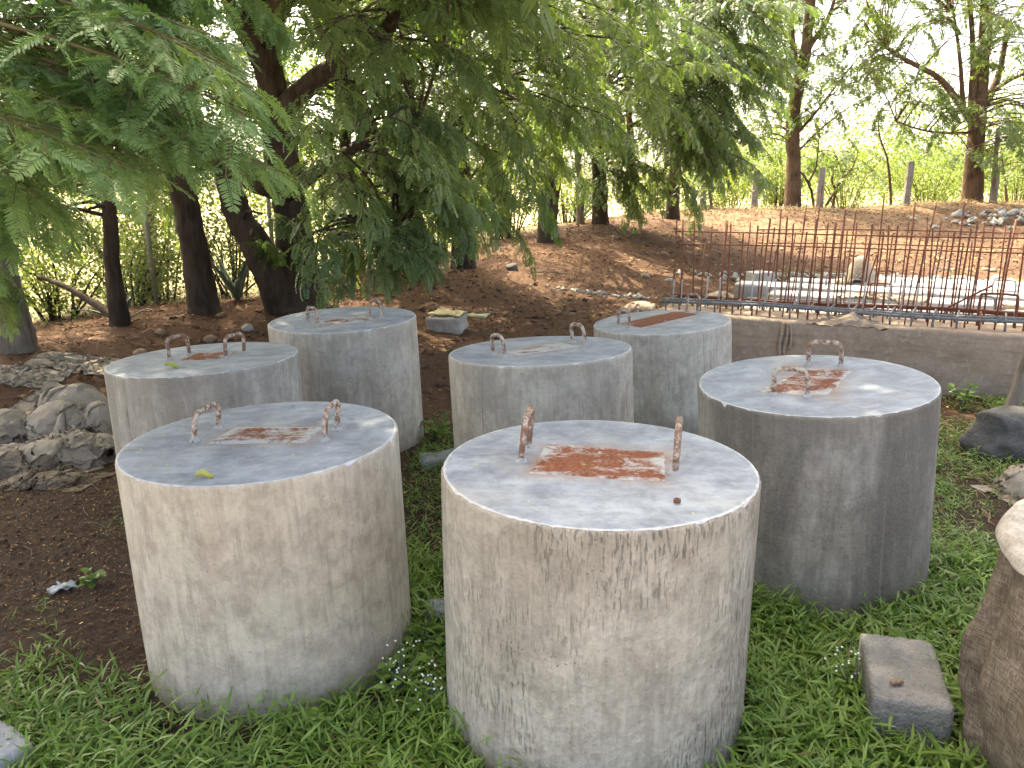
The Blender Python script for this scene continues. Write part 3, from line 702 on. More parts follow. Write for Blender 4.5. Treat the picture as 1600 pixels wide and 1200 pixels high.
def crumple(hm, cx, cy, w, l, rz, comp, n=38, steps=150, seed=0, drop=.10):
    """a cloth pressed into a footprint smaller than itself, so that it buckles into folds, and let fall onto hm"""
    r = np.random.default_rng(seed); u = np.linspace(-.5, .5, n); U, V_ = np.meshgrid(u, u, indexing='ij')
    wx = vnoise(U*4+seed, V_*4, 1.0, seed)-.5; wy = vnoise(U*4, V_*4+seed, 1.0, seed+3)-.5
    X = (U+.10*wx)*w*comp; Y = (V_+.10*wy)*l*comp; c_, s_ = math.cos(rz), math.sin(rz)
    P = np.stack([cx+X*c_-Y*s_, cy+X*s_+Y*c_, np.zeros_like(X)], -1)
    P[..., 2] = hm.at(P[..., 0], P[..., 1]) + .02 + drop*(vnoise(U*5+seed*2, V_*5, 1.0, seed+1)**2) + r.normal(0, .004, X.shape)
    Q = P.copy(); hx, hy = w/(n-1), l/(n-1); dg = math.hypot(hx, hy)
    cons = [(1, 0, hx, 1.0), (0, 1, hy, 1.0), (1, 1, dg, .6), (1, -1, dg, .6), (2, 0, 2*hx, .22), (0, 2, 2*hy, .22)]
    for st in range(steps):
        vel = (P-Q)*.90; Q = P.copy(); P = P + vel; P[..., 2] -= .0011
        for it in range(3):
            D = np.zeros_like(P); C = np.full(P.shape[:2], 1e-6)
            for (a, b, L, k) in cons:
                s1 = (slice(0, n-a), slice(0, n-b)) if b >= 0 else (slice(0, n-a), slice(-b, n))
                s2 = (slice(a, n), slice(b, n)) if b >= 0 else (slice(a, n), slice(0, n+b))
                d = P[s2]-P[s1]; ln = np.linalg.norm(d, axis=-1, keepdims=True)+1e-9; e = d*(.5*k*(ln-L)/ln)
                D[s1] += e; D[s2] -= e; C[s1] += k; C[s2] += k
            P = P + 1.5*D/C[..., None]
            fl = hm.at(P[..., 0], P[..., 1])+.006; lo = P[..., 2] < fl
            P[lo, 2] = fl[lo]; P[lo, :2] = .5*P[lo, :2] + .5*Q[lo, :2]
    return P.reshape(-1, 3)
def crumpled(name, lab, cat, group, hm, cx, cy, w, l, rz, comp, mat, n=38, seed=0, drop=.10, steps=150, thick=.005):
    V = crumple(hm, cx, cy, w, l, rz, comp, n, steps, seed, drop); hm.stamp(V); off = len(V)
    Q = np.array([(a*n+b, (a+1)*n+b, (a+1)*n+b+1, a*n+b+1) for a in range(n-1) for b in range(n-1)]); G = V.reshape(n, n, 3)
    N = np.cross(np.gradient(G, axis=0), np.gradient(G, axis=1)); N /= np.linalg.norm(N, axis=-1, keepdims=True)+1e-9; V2 = V - N.reshape(-1, 3)*thick
    idx = [a*n for a in range(n)] + [(n-1)*n+b for b in range(1, n)] + [a*n+n-1 for a in range(n-2, -1, -1)] + list(range(n-2, 0, -1)); rim = [(idx[k], idx[(k+1) % len(idx)], idx[(k+1) % len(idx)]+off, idx[k]+off) for k in range(len(idx))]
    o = mk(name, np.concatenate([V, V2]), [np.concatenate([Q, Q[:, ::-1]+off, np.array(rim)])], mat, smooth=True, origin=(cx, cy, float(V[:, 2].min()))); return tag(o, lab, cat, group)
def block_thing(name, lab, cat, cen, size, rz, mat, bev=.015, jit=.006, sub=3, seed=0, rx=0, ry=0, group=None, ns=9):
    V, Q, T = rbox(size, bev, sub, jit, ns, seed); V = rot3(V, rx, ry, rz) + np.array(cen)
    o = mk(name, V, [Q, T], mat, smooth=False, origin=(cen[0], cen[1], cen[2]-size[2]/2)); return tag(o, lab, cat, group)
_a = math.atan2(DIR[1], DIR[0])
for k, (s, o, z, sx, sy, h, lab) in enumerate(SHEETS):
    c = bp(s, o, 0); hm = HeightMap(c[0], c[1], 1.5, .02)
    for (s0, o0, o1, zt, s1, _) in PL + [(-.25, 1.05, 1.42, .43, 6.4, ''), (-.77, -.01, .57, .54, 6.2, '')]:
        S_ = (hm.X-E0[0])*DIR[0]+(hm.Y-E0[1])*DIR[1]; O_ = (hm.X-E0[0])*NRM[0]+(hm.Y-E0[1])*NRM[1]
        hm.h = np.where((S_ > s0) & (S_ < s1) & (O_ > o0) & (O_ < o1), np.maximum(hm.h, zt), hm.h)
    if k == 3: hm.lump(c[0], c[1], .16, .16, 0, .34, .40)
    if k == 2: hm.lump(c[0], c[1], .12, .10, 0, .14, .42)
    if k == 4: hm.lump(c[0], c[1], .5, .3, _a, .15, .42)
    crumpled('hessian_sheet', lab, 'hessian sheet', 'hessian sheets thrown over the castings', hm, c[0], c[1], sx*2.3, sy*2.6, _a, .78, MAT['burlap_brown'] if k < 3 else MAT['sackcloth'], 36, 31+k, .10)
c = gp(1186, 446, .30); block_thing('concrete_block', 'small square grey concrete block standing on end behind the bars', 'concrete block', (c[0], c[1], .33), (.30, .26, .32), .35, MAT['precast'], .01, .004, 1, 1)
c = gp(1420, 468, .40)

# cloth heap and rubble at the left end of the beam
for k, (px, py, z, sx, sy, h, lab) in enumerate([(1000, 472, .22, .26, .24, .18, 'brown hessian rag bunched on the ground behind the pale back cylinder'),
                                                 (1125, 452, .30, .30, .20, .24, 'pale crumpled rag at the left end of the second beam')]):
    c = gp(px, py, z); hm = HeightMap(c[0], c[1], 1.0, .02); hm.lump(c[0], c[1], sx*.8, sy*.8, .3, h*.7, .1)
    crumpled('hessian_rag', lab, 'rag', None, hm, c[0], c[1], sx*3, sy*2.8, .3, .62, MAT['burlap_brown'] if k == 0 else MAT['sackcloth'], 34, 51+k, .14)

# ------------------------------------------------------------------ stones and rubble
def rock_mesh(r, seed, sq=(1, .8, .6), sub=2, amp=.35):
    bm = bmesh.new(); bmesh.ops.create_icosphere(bm, subdivisions=sub, radius=1.0)
    for v in bm.verts:
        n_ = mnoise.noise(v.co*1.1+Vector((seed*5.1, seed, 0))); c_ = mnoise.cell(v.co*1.6+Vector((seed, 0, 0)))
        v.co *= 1 + amp*n_ + .12*c_
        v.co = Vector((v.co.x*sq[0]*r, v.co.y*sq[1]*r, v.co.z*sq[2]*r))
    return bm_arrays(bm)
def rock(name, lab, cat, p, r, seed, mat, sq=(1, .8, .6), rz=0, group=None, sink=.25, sub=2):
    V, Q, T = rock_mesh(r, seed, sq, sub); V = rotz(V, rz) + np.array([p[0], p[1], p[2]+r*sq[2]*(1-sink*2)])
    return tag(mk(name, V, [Q, T], mat, origin=p, smooth=sub > 2), lab, cat, group)
p = gp(1590, 716); rock('boulder', 'dark blue black boulder in the grass at the right edge, before the hessian beam', 'boulder', (p[0]+.02, p[1]+.12, 0), .27, 3, MAT['darkrock'], (1.0, .75, .62), .2, None, .2, 4)
p = gp(686, 985); rock('stone', 'pale grey lump of stone in the grass between the two front cylinders', 'stone', (p[0]+.02, p[1]+.06, 0), .085, 5, MAT['slabgrey'], (1, .8, .75), .4, None, .15, 3)
p = gp(665, 724); tag(block_thing('stone', 'flat grey stone in the grass at the foot of the back cylinder', 'stone', (p[0]+.12, p[1], .03), (.30, .2, .06), .3, MAT['slabgrey'], .02, .02, 2, 4), None)
# foreground slab corner
p = gp(-40, 1210); block_thing('paving_block', 'grey concrete slab corner at the bottom left edge of the picture', 'slab', (p[0]-.20, p[1]-.02, .04), (.60, .52, .12), -.62, MAT['slabgrey'], .02, .012, 4, 2)
# hollow looking block in the grass
bt2 = thing('grass_block', 'weathered grey concrete block lying in the grass at the lower right', 'concrete block', (1.27, 2.32, 0))
V, Q, T = rbox((.235, .37, .20), .018, 9, .005, 34, 7)
V[:, 2] += .085; V = rot3(V, .03, 0, -.30) + [1.275, 2.33, .0]
mk('block_body', V, [Q, T], MAT['block'], bt2, smooth=True)
V, Q, T = tube(np.array([[0, 0, 0], [.02, .004, .002], [.04, .002, .0]])+gp(1392, 1067, .193), [.007, .008, .006], 7); tag(mk('bark_chip', V, [Q, T], MAT['earthstone'], origin=gp(1392, 1067, .193)), 'short brown twig stub lying on the block in the grass', 'twig')

# two broken lumps behind the middle cylinders
p = gp(690, 520, .05)
block_thing('broken_lump', 'broken concrete lump with yellow dusted top on the soil behind the cylinders', 'concrete lump', (p[0]+.05, p[1]+.15, .13), (.44, .28, .20), -.38, MAT['palestone'], .03, .05, 3, 5, .06, -.05)
V, Q, T = rbox((.42, .25, .015), .005, 4, .03, 7, 8); V = rot3(V, .05, .02, -.38)+[p[0]+.07, p[1]+.18, .255]
tag(mk('yellow_cloth', V, [Q, T], MAT['yellowdust'], origin=(p[0], p[1], .3)), 'yellow scrap of cloth spread over the broken concrete lump', 'cloth')
p2 = gp(738, 500, .05); block_thing('yellow_fragment', 'flat yellow slab fragment beside the broken concrete lump', 'slab', (p2[0], p2[1], .1), (.42, .30, .07), -.2, MAT['yellowdust'], .02, .02, 3, 9)
# earth coloured stones scattered on the soil, named where they lie
for k, (px, py, r, mat, lab) in enumerate([
    (250, 515, .10, 'earthstone', 'reddish stone on the bank behind the far left cylinder'),
    (345, 488, .09, 'earthstone', 'rounded stone on the bank at the foot of the slim trunk'),
    (385, 495, .13, 'palestone', 'buff stone on the bank left of the big trunk'),
    (432, 478, .12, 'earthstone', 'stone wedged at the foot of the big forked trunk'),
    (470, 488, .08, 'palestone', 'small pale stone beside the back cylinder, under the big trunk'),
    (218, 545, .11, 'earthstone', 'flat stone above the heap of sacks'),
    (330, 540, .12, 'earthstone', 'half buried stone behind the handles of the far left cylinder'),
    (800, 408, .20, 'darkrock', 'dark log like stump on the slope under the trees'),
    (1010, 440, .12, 'palestone', 'white stone on the litter left of the bars'),
    (1045, 446, .10, 'palestone', 'white stone just left of the first starter bar')]):
    z = hz1(*gp(px, py, .2)[:2]); p = gp(px, py, z); z = hz1(p[0], p[1]); rock('stone', lab, 'stone', (p[0], p[1], z), r*.62, 40+k, MAT[mat], (1, .8, .6), k*.7, 'stones lying on the soil', .25, 2)
# rubble piles: loose chunks nobody could count, one mass each
def rubble(name, lab, cx, cy, sx, sy, n, rmin, rmax, mat, ang=0.0, hump=.0):
    A = Acc()
    for k in range(n):
        u, v = rng.normal(0, .5, 2); r = rng.uniform(rmin, rmax)*(1 if rng.random() < .85 else 1.6)
        x = cx + (u*sx*math.cos(ang) - v*sy*math.sin(ang)); y = cy + (u*sx*math.sin(ang)+v*sy*math.cos(ang))
        V = np.array([[a, b, c_] for a in (-1, 1) for b in (-1, 1) for c_ in (-1, 1)], float)*[r, r*rng.uniform(.5, .9), r*rng.uniform(.3, .6)] + rng.normal(0, r*.22, (8, 3)); V = rot3(V, rng.normal(0, .4), rng.normal(0, .4), 0)
        Q = np.array([(0, 1, 3, 2), (4, 6, 7, 5), (0, 4, 5, 1), (2, 3, 7, 6), (0, 2, 6, 4), (1, 5, 7, 3)]); T = np.zeros((0, 3), int)
        A.add(rotz(V, rng.uniform(0, 6)) + [x, y, hz1(x, y)+r*.2+hump*math.exp(-(u*u+v*v)*2)], Q, T)
    V, F = A.get(); o = mk(name, V, F, mat); return tag(o, lab, None, None, 'stuff')
p = at(1580, 345, 24); rubble('rubble_heap', 'heap of white broken rubble at the right end of the berm', p[0]+.6, p[1], 2.2, 1.0, 190, .03, .09, MAT['palestone'], 0, .22)
p = gp(1380, 425, .15); rubble('rubble_strip', 'strip of pale rubble behind the planks', p[0], p[1], 3.2, .45, 220, .02, .06, MAT['palestone'], -.25, .05)
p = gp(940, 460, .1); rubble('rubble_strip', 'thin line of pale broken mortar on the soil left of the bars', p[0], p[1], .8, .10, 120, .008, .026, MAT['palestone'], -.05, .0)
p = at(1450, 375, 17); rubble('rubble_patch', 'scattered pale stones on the sunlit yard', p[0], p[1], 6, 3.0, 110, .02, .06, MAT['earthstone'], 0, .0)

rubble('soil_clods', 'small clods on the dark soil at the left', -2.3, 3.6, 1.0, 1.6, 170, .004, .013, MAT['clod'])
rubble('soil_clods', 'clods and crumbs of earth on the slope under the trees', -.5, 9.5, 4.0, 3.0, 380, .010, .035, MAT['clod'])
# ------------------------------------------------------------------ heap of crumpled hessian sacks
SC = gp(85, 665, .05); SHM = HeightMap(SC[0], SC[1], 1.7)
SHM.h = np.where(np.hypot(SHM.X-CYL[3]['c'][0], SHM.Y-CYL[3]['c'][1]) < RAD+.01, .9, SHM.h)
def sack(lab, px, py, w, l, rz, seed, z=0.0, fill=.12, comp=.56, mat='sackcloth', hm=None, drop=.20):
    p = gp(px, py, z); hm = hm or SHM; base = float(hm.at(np.array([p[0]]), np.array([p[1]]))[0])
    if fill: hm.lump(p[0], p[1], w*comp*.42, l*comp*.42, rz, fill, max(0.0, min(base, z)))
    return crumpled('hessian_sack', lab, 'sack', 'heap of crumpled hessian sacks', hm, p[0], p[1], w, l, rz, comp, MAT[mat], 40, seed, drop, 140)
sack('topmost flattened sack at the back of the heap, beside the far left cylinder', 130, 590, 1.15, .70, .1, 1, z=.12, fill=.14)
sack('thin loose sack trailing off behind the heap at the left', 40, 618, .95, .60, .2, 11, z=.08, fill=.07)
sack('folded sack of the heap lying under the topmost one', 112, 622, 1.20, .75, -.2, 2, z=.14, fill=.17)
sack('pale sack of the heap cut by the left edge of the picture', 5, 668, .85, .80, .4, 4, z=.10, fill=.22)
sack('large rounded sack in the middle of the heap with a stained top', 92, 655, 1.05, .85, -.05, 3, z=.14, fill=.27)
sack('narrow upright sack squeezed beside the far left cylinder', 157, 660, .50, .60, .2, 9, z=.10, fill=.2)
sack('brown sack low at the left of the heap', 5, 722, .75, .65, .3, 7, z=.04, fill=.12)
sack('twisted sack lying across the front of the heap', 105, 692, 1.10, .50, -.35, 5, z=.12, fill=.18, comp=.55)
sack('ribbed front sack of the heap with deep folds', 72, 712, 1.00, .62, -.1, 6, z=.08, fill=.18, comp=.55)
sack('small curled sack against the foot of the far left cylinder', 158, 706, .55, .50, .5, 8, z=.04, fill=.12, comp=.55)
sack('dirty brown sack half buried in litter before the heap', 75, 752, 1.05, .50, -.1, 10, z=.0, fill=.05, comp=.58, mat='burlap_dark', drop=.06)

# ------------------------------------------------------------------ cylinder wrapped in hessian at the right edge
WC = np.array([1.88, 1.93]); WZ = .755
wt = thing('wrapped_cylinder', 'concrete cylinder wrapped in loose brown hessian at the right edge', 'wrapped cylinder', (*WC, 0))
V, Q = lathe([(.47, -.03), (.47, WZ-.03), (.45, WZ-.012), (.30, WZ-.01), (.02, WZ-.01)], 64, .0, 1); mk('concrete_core', V+[*WC, 0], [Q], MAT['precast'], wt, smooth=True)
n = 300; prof = []; V = []
rows = [(-.02, .0)] + [(z, 0) for z in np.linspace(.02, WZ-.008, 34)]
for (z, _) in rows:
    zf = (WZ - z)/WZ
    for a in range(n):
        t = a*2*math.pi/n
        w1 = mnoise.noise(Vector((math.cos(t)*1.6, math.sin(t)*1.6, z*.9))); w2 = mnoise.noise(Vector((math.cos(t)*3, math.sin(t)*3, z*1.6)))
        fold = .045*(1-abs(math.sin(t*4.5+2.2*w1))) + .024*(1-abs(math.sin(t*9.5+2.6*w2+1))) + .008*math.sin(t*31+5*w2)
        fold += .03*mnoise.noise(Vector((math.cos(t)*2.5, math.sin(t)*2.5, z*3.0)))
        bul = .028*math.exp(-((z-.34)/.22)**2)*max(0, -math.cos(t-.3))
        r = .495 + fold*min(1, .25+zf*1.5) + bul + .012*mnoise.noise(Vector((math.cos(t)*9, math.sin(t)*9, z*14)))
        V.append([WC[0]+r*math.cos(t), WC[1]+r*math.sin(t), z])
k = len(rows)
Q = [(i*n+j, i*n+(j+1) % n, (i+1)*n+(j+1) % n, (i+1)*n+j) for i in range(k-1) for j in range(n)]
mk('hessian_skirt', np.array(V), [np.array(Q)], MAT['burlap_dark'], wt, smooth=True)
V = []; rr = [.524, .520, .512, .485, .44, .36, .27, .18, .09, .01]; zz = [-.034, -.020, -.006, .002, .004, .006, .006, .006, .006, .006]
for r, z in zip(rr, zz):
    for a in range(n):
        t = a*2*math.pi/n; x, y = r*math.cos(t), r*math.sin(t)
        w = .020*mnoise.ridged_multi_fractal(Vector((x*4.5+3, y*4.5, 0)), .8, 2.1, 3, 1.0, 2.0) + .012*mnoise.noise(Vector((x*9, y*9, 4)))
        lo = -.02*max(0, mnoise.noise(Vector((math.cos(t)*4, math.sin(t)*4, 7)))) if r > .505 else 0
        V.append([WC[0]+x, WC[1]+y, WZ-.008+z+w*.45+lo])
k = len(rr); Q = [(i*n+j, i*n+(j+1) % n, (i+1)*n+(j+1) % n, (i+1)*n+j) for i in range(k-1) for j in range(n)]
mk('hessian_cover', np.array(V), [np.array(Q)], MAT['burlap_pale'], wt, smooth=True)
# pale folded sack behind it
p = gp(1600, 745, .12)
_p = gp(1610, 752, .06); sack('pale folded sack at the right edge, behind the wrapped cylinder', 1610, 752, .75, .55, .35, 21, z=.06, fill=.14, comp=.6, hm=HeightMap(_p[0], _p[1], .9))
# post leaning at the right edge beyond the boulder
a = gp(1588, 664, .12); P = smooth_path([[a[0], a[1]+.1, .12], [a[0]+.04, a[1]+.1, .32], [a[0]+.09, a[1]+.12, .56], [a[0]+.16, a[1]+.15, .9]], 12)
V, Q, T = tube(P, np.linspace(.055, .035, 12), 10); tag(mk('timber_prop', V, [Q, T], MAT['bark_grey'], origin=P[0], smooth=True), 'brown timber prop leaning at the right edge by the boulder', 'timber')

# ------------------------------------------------------------------ foliage: pinnate leaves on drooping boughs
def frond_template(npairs, hexa=False, droop=.25, lw=.058, ll=.19, rach=True, seed=0):
    """unit length leaf along +X, flat in XY, normal +Z; returns V,Q,T"""
    r = np.random.default_rng(seed); A = Acc()
    xs = lambda t: np.array([t*(1-.06*droop), 0, -droop*t*t])
    for i in range(npairs):
        t = .12 + .86*(i+.5)/npairs; b = xs(t)
        ln = ll*(.72+.55*math.sin(math.pi*min(1, .25+.75*t))) * (1.0 if i < npairs-1 else .8)
        wid = lw*(.86/npairs)/.066*.92
        for sg in (-1, 1):
            an = math.radians(68 - 22*t + r.normal(0, 5)); d = np.array([math.cos(an), sg*math.sin(an), -.18+r.normal(0, .12)]); d /= np.linalg.norm(d)
            sd_ = np.cross([0, 0, 1.0], d); sd_ /= np.linalg.norm(sd_)
            if hexa:
                V = [b, b+d*ln*.28+sd_*wid*.5, b+d*ln*.72+sd_*wid*.46, b+d*ln, b+d*ln*.72-sd_*wid*.46, b+d*ln*.28-sd_*wid*.5]
                A.add(V, [(0, 1, 2, 3), (0, 3, 4, 5)])
            else:
                V = [b, b+d*ln*.5+sd_*wid*.62, b+d*ln*1.02, b+d*ln*.5-sd_*wid*.62]; A.add(V, [(0, 1, 2, 3)])
    if rach:
        k = 4; V = []
        for t in np.linspace(0, 1, k): p = xs(t); V += [p+[0, .006, 0.002], p-[0, .006, -.002]]
        A.add(V, [(2*j, 2*j+1, 2*j+3, 2*j+2) for j in range(k-1)])
    V, F = A.get(); return V, F[0]
TPL = {0: [frond_template(15, True, d, .060, .185, seed=s) for s, d in enumerate((.15, .35, .55))],
       1: [frond_template(8, False, d, .07, .21, False, seed=s+5) for s, d in enumerate((.15, .4, .6))],
       4: [(np.array([[.05, .02, 0], [.5, .17, -.05], [.95, .03, -.2], [.5, .02, -.08], [.05, -.02, 0], [.5, -.02, -.08], [.95, -.03, -.2], [.5, -.17, -.05]]), np.array([(0, 1, 2, 3), (4, 5, 6, 7)]))],
       9: [frond_template(15, False, d, .064, .19, True, seed=s+25) for s, d in enumerate((.15, .35, .55))],
       2: [frond_template(6, False, d, .075, .23, False, seed=s+9) for s, d in enumerate((.2, .5))],
       3: [frond_template(3, False, d, .085, .28, False, seed=s+15) for s, d in enumerate((.2, .5))]}
def frames(D, roll):
    """rotation frames with X along D and Z as near to up as may be, rolled"""
    D = D/np.linalg.norm(D, axis=1)[:, None]; up = np.array([0, 0, 1.0])
    Y = np.cross(np.broadcast_to(up, D.shape), D); nrm = np.linalg.norm(Y, axis=1)[:, None]
    Y = np.where(nrm > 1e-3, Y/np.maximum(nrm, 1e-6), np.array([0, 1.0, 0])); Z = np.cross(D, Y)
    c, s = np.cos(roll)[:, None], np.sin(roll)[:, None]
    Y2 = Y*c + Z*s; Z2 = -Y*s + Z*c
    return np.stack([D, Y2, Z2], 2)
def instantiate(tpls, P, Rm, S, tint):
    Vs, Qs, As = [], [], []; n0 = 0
    pick = rng.integers(0, len(tpls), len(P))
    for k, (TV, TQ) in enumerate(tpls):
        m_ = pick == k
        if not m_.any(): continue
        p, r, s, a = P[m_], Rm[m_], S[m_], tint[m_]
        V = np.einsum('nij,vj->nvi', r, TV)*s[:, None, None] + p[:, None, :]
        nv = len(TV); Q = TQ[None] + (np.arange(len(p))*nv)[:, None, None] + n0
        Vs.append(V.reshape(-1, 3)); Qs.append(Q.reshape(-1, 4)); As.append(np.repeat(a, nv)); n0 += len(p)*nv
    return np.concatenate(Vs), np.concatenate(Qs), np.concatenate(As)
def make_bough(L, nside, nf, seed, drop=.45, flen=.15):
    """local: grows along +X and arches down. returns fronds (P, D), stems"""
    r = np.random.default_rng(seed); P, D, stems = [], [], []
    ax = lambda t: np.array([L*t*(1-.12*t), .06*L*math.sin(t*3+seed), L*(.10*t - drop*t*t)])
    tang = lambda t: (ax(min(1, t+.02))-ax(t-.02))
    stems.append((np.array([ax(t) for t in np.linspace(0, 1, 7)]), .0075*L, .002))
    for i in range(nside):
        t = .18+.8*i/nside + r.normal(0, .015); b = ax(t); d = tang(t); d /= np.linalg.norm(d); sg = 1 if i % 2 else -1
        an = math.radians(r.normal(50, 9))*sg; sl = L*(.50-.30*t)*r.uniform(.75, 1.2)
        d0 = np.array([d[0]*math.cos(an)-d[1]*math.sin(an), d[0]*math.sin(an)+d[1]*math.cos(an), d[2]*.6+.06])
        sp = lambda q: b + d0*sl*q + np.array([0, 0, -drop*.75*sl*q*q])
        stems.append((np.array([sp(q) for q in (0, .33, .66, 1)]), .0038*L, .0014))
        for j in range(nf):
            q = .15+.85*(j+.5)/nf; pp = sp(q); dd = sp(min(1, q+.05))-sp(q-.05); dd /= np.linalg.norm(dd)
            a2 = math.radians(r.normal(52, 10))*(1 if j % 2 else -1)*(1-.6*(j == nf-1))
            f = np.array([dd[0]*math.cos(a2)-dd[1]*math.sin(a2), dd[0]*math.sin(a2)+dd[1]*math.cos(a2), dd[2]*.5-.20+r.normal(0, .16)])
            P.append(pp); D.append(f)
    for j in range(8):
        t = .25+.75*(j+.5)/8; dd = tang(t); a2 = math.radians(r.normal(48, 9))*(1 if j % 2 else -1)
        D.append(np.array([dd[0]*math.cos(a2)-dd[1]*math.sin(a2), dd[0]*math.sin(a2)+dd[1]*math.cos(a2), dd[2]-.02*L])); P.append(ax(t))
    D = np.array(D); D /= np.linalg.norm(D, axis=1)[:, None]
    return np.array(P), D, stems
BOUGH = [make_bough(1.0, 9, 6, s, .30+.12*(s % 4)) for s in range(10)]
BOUGH_FLAT = [make_bough(1.0, 10, 6, 70+s, .10+.05*(s % 3)) for s in range(8)]
BOUGH_SPARSE = [make_bough(1.0, 6, 4, 40+s, .25+.12*(s % 3)) for s in range(6)]
class Crown:
    def __init__(s): s.P, s.D, s.S, s.A = [], [], [], []; s.st = Acc()
    def bough(s, root, az, L, flen, kind=BOUGH, tilt=0.0, tint=None, stem=True, keep=1.0):
        P, D, stems = kind[rng.integers(0, len(kind))]
        mir = -1 if rng.random() < .5 else 1
        ca, sa = math.cos(az), math.sin(az); ct, st_ = math.cos(tilt), math.sin(tilt)
        def tr(X, sc):
            X = X*[1, mir, 1]; x = X[:, 0]*ct + X[:, 2]*st_; z = -X[:, 0]*st_ + X[:, 2]*ct; y = X[:, 1]
            return np.stack([x*ca - y*sa, x*sa + y*ca, z], 1)*sc
        Pw = tr(P, L) + root; Dw = tr(D, 1.0)
        m_ = rng.random(len(Pw)) < keep
        s.P.append(Pw[m_]); s.D.append(Dw[m_]); k = m_.sum()
        s.S.append(flen*rng.uniform(.75, 1.2, k))
        base = rng.uniform(.15, .75) if tint is None else tint
        s.A.append(np.clip(base + rng.normal(0, .16, k), 0, 1))
        if stem:
            for (Q_, r0, r1) in stems:
                V, Q, T = tube(tr(Q_, L)+root, np.linspace(r0*L, r1, len(Q_)), 4, False); s.st.add(V, Q)
    def arrays(s): return np.concatenate(s.P), np.concatenate(s.D), np.concatenate(s.S), np.concatenate(s.A)

def limb(P, r0, r1, n=14, rough=.12, seed=0, flare=0.0, k=None, pw=1.0):
    P = smooth_path(P, k or max(8, 7*len(P)))
    t = np.linspace(0, 1, len(P)); R = r0 + (r1-r0)*t**pw + flare*r0*np.exp(-t*14)
    r = np.random.default_rng(seed); P = P + np.cumsum(r.normal(0, r0*.035, P.shape), 0)*np.sin(t*math.pi)[:, None]
    V, Q, T = tube(P, R, n)
    m_ = len(P)*n; ang = np.tile(np.arange(n)*2*math.pi/n, len(P)); tt = np.repeat(t*len(P)*.35, n)
    g = 1 + rough*(.6*np.sin(3*ang+1.3*np.sin(tt)+seed)+.5*np.sin(5*ang-.9*tt+2*seed)+.5*np.sin(2*ang+tt*1.3))*.6 + r.normal(0, rough*.22, m_)
    C = np.repeat(P, n, 0); V[:m_] = C + (V[:m_]-C)*g[:, None]
    return V, Q, T, P

class Tree:
    def __init__(s, name, label, group, base, barkmat='bark'):
        s.root = thing(name, label, 'tree', base, group); s.base = np.array(base, float)
        s.acc = Acc(); s.sk = []; s.cr = Crown(); s.up = Crown(); s.bm = barkmat
    def limb(s, P, r0, r1, **kw):
        V, Q, T, Pp = limb(P, r0, r1, **kw); s.acc.add(V, Q, T); s.sk.append(Pp); return Pp
    def twig_to(s, root, r=.012):
        sk = np.concatenate(s.sk); d = np.linalg.norm(sk-root, axis=1) + .8*np.maximum(0, sk[:, 2]-root[2])
        a = sk[np.argmin(d)]; L = np.linalg.norm(root-a)
        if L < .05: return
        mid = (a+root)/2 + np.array([rng.normal(0, .1*L), rng.normal(0, .1*L), .12*L])
        V, Q, T = tube(smooth_path([a, mid, root], 7), np.linspace(r*1.7, r, 7), 5, False); s.cr.st.add(V, Q)
    def finish(s, lod, leafmat, leaf_parts=0, stemmat=None):
        V, F = s.acc.get(); mk('trunk', V, F, MAT[s.bm], s.root, smooth=True)
        if s.cr.st.n: V, F = s.cr.st.get(); mk('branches', V, F, MAT[stemmat or s.bm], s.root, smooth=True)['kind'] = 'stuff'
        if s.up.P:     # the unseen upper storey: coarser leaves
            P, D, S, A = s.up.arrays(); V, Q, At = instantiate(TPL[4], P, frames(D, rng.normal(0, .5, len(P))), S, A); mk('upper_crown', V, [Q], leafmat, s.root, attrs={'tint': At})['kind'] = 'stuff'
        if not s.cr.P: return
        P, D, S, A = s.cr.arrays(); Rm = frames(D, rng.normal(0, .30, len(P)))
        if leaf_parts:   # the leaves nearest the camera are single objects sharing meshes
            dist = np.linalg.norm(P-[0, 0, CAM_H], axis=1)
            X = P - [0, 0, CAM_H]; dep = X[:, 1]*math.cos(PITCH)-X[:, 2]*math.sin(PITCH); up = X[:, 1]*math.sin(PITCH)+X[:, 2]*math.cos(PITCH)
            inv = (np.abs(X[:, 0]/dep) < .66) & (np.abs(up/dep) < .50)
            order = np.argsort(np.where(inv, dist/S, 1e9))[:leaf_parts]; sel = np.zeros(len(P), bool); sel[order] = True
            tm = [make_mesh('leaf', TV, [TQ], leafmat, attrs={'tint': np.full(len(TV), tt)}) for tt in (.15, .4, .6, .9) for (TV, TQ) in TPL[lod]]
            nt = len(TPL[lod])
            for i in np.where(sel)[0]:
                b = int(np.clip(A[i]*4, 0, 3)); me = tm[b*nt + rng.integers(0, nt)]
                o = bpy.data.objects.new('leaf', me); COL.objects.link(o); o.parent = s.root
                mt = Matrix([[*(Rm[i][r_]*S[i]), 0] for r_ in range(3)] + [[0, 0, 0, 1]]); mt.translation = Vector(P[i]-s.base); o.matrix_local = mt
            P, Rm, S, A = P[~sel], Rm[~sel], S[~sel], A[~sel]
        V, Q, At = instantiate(TPL[9 if lod == 0 else lod], P, Rm, S, A)
        o = mk('crown', V, [Q], leafmat, s.root, attrs={'tint': At}); o['kind'] = 'stuff'

def ground_at(px, py, Y):
    p = at(px, py, Y); p[2] = hz1(p[0], p[1]); return p

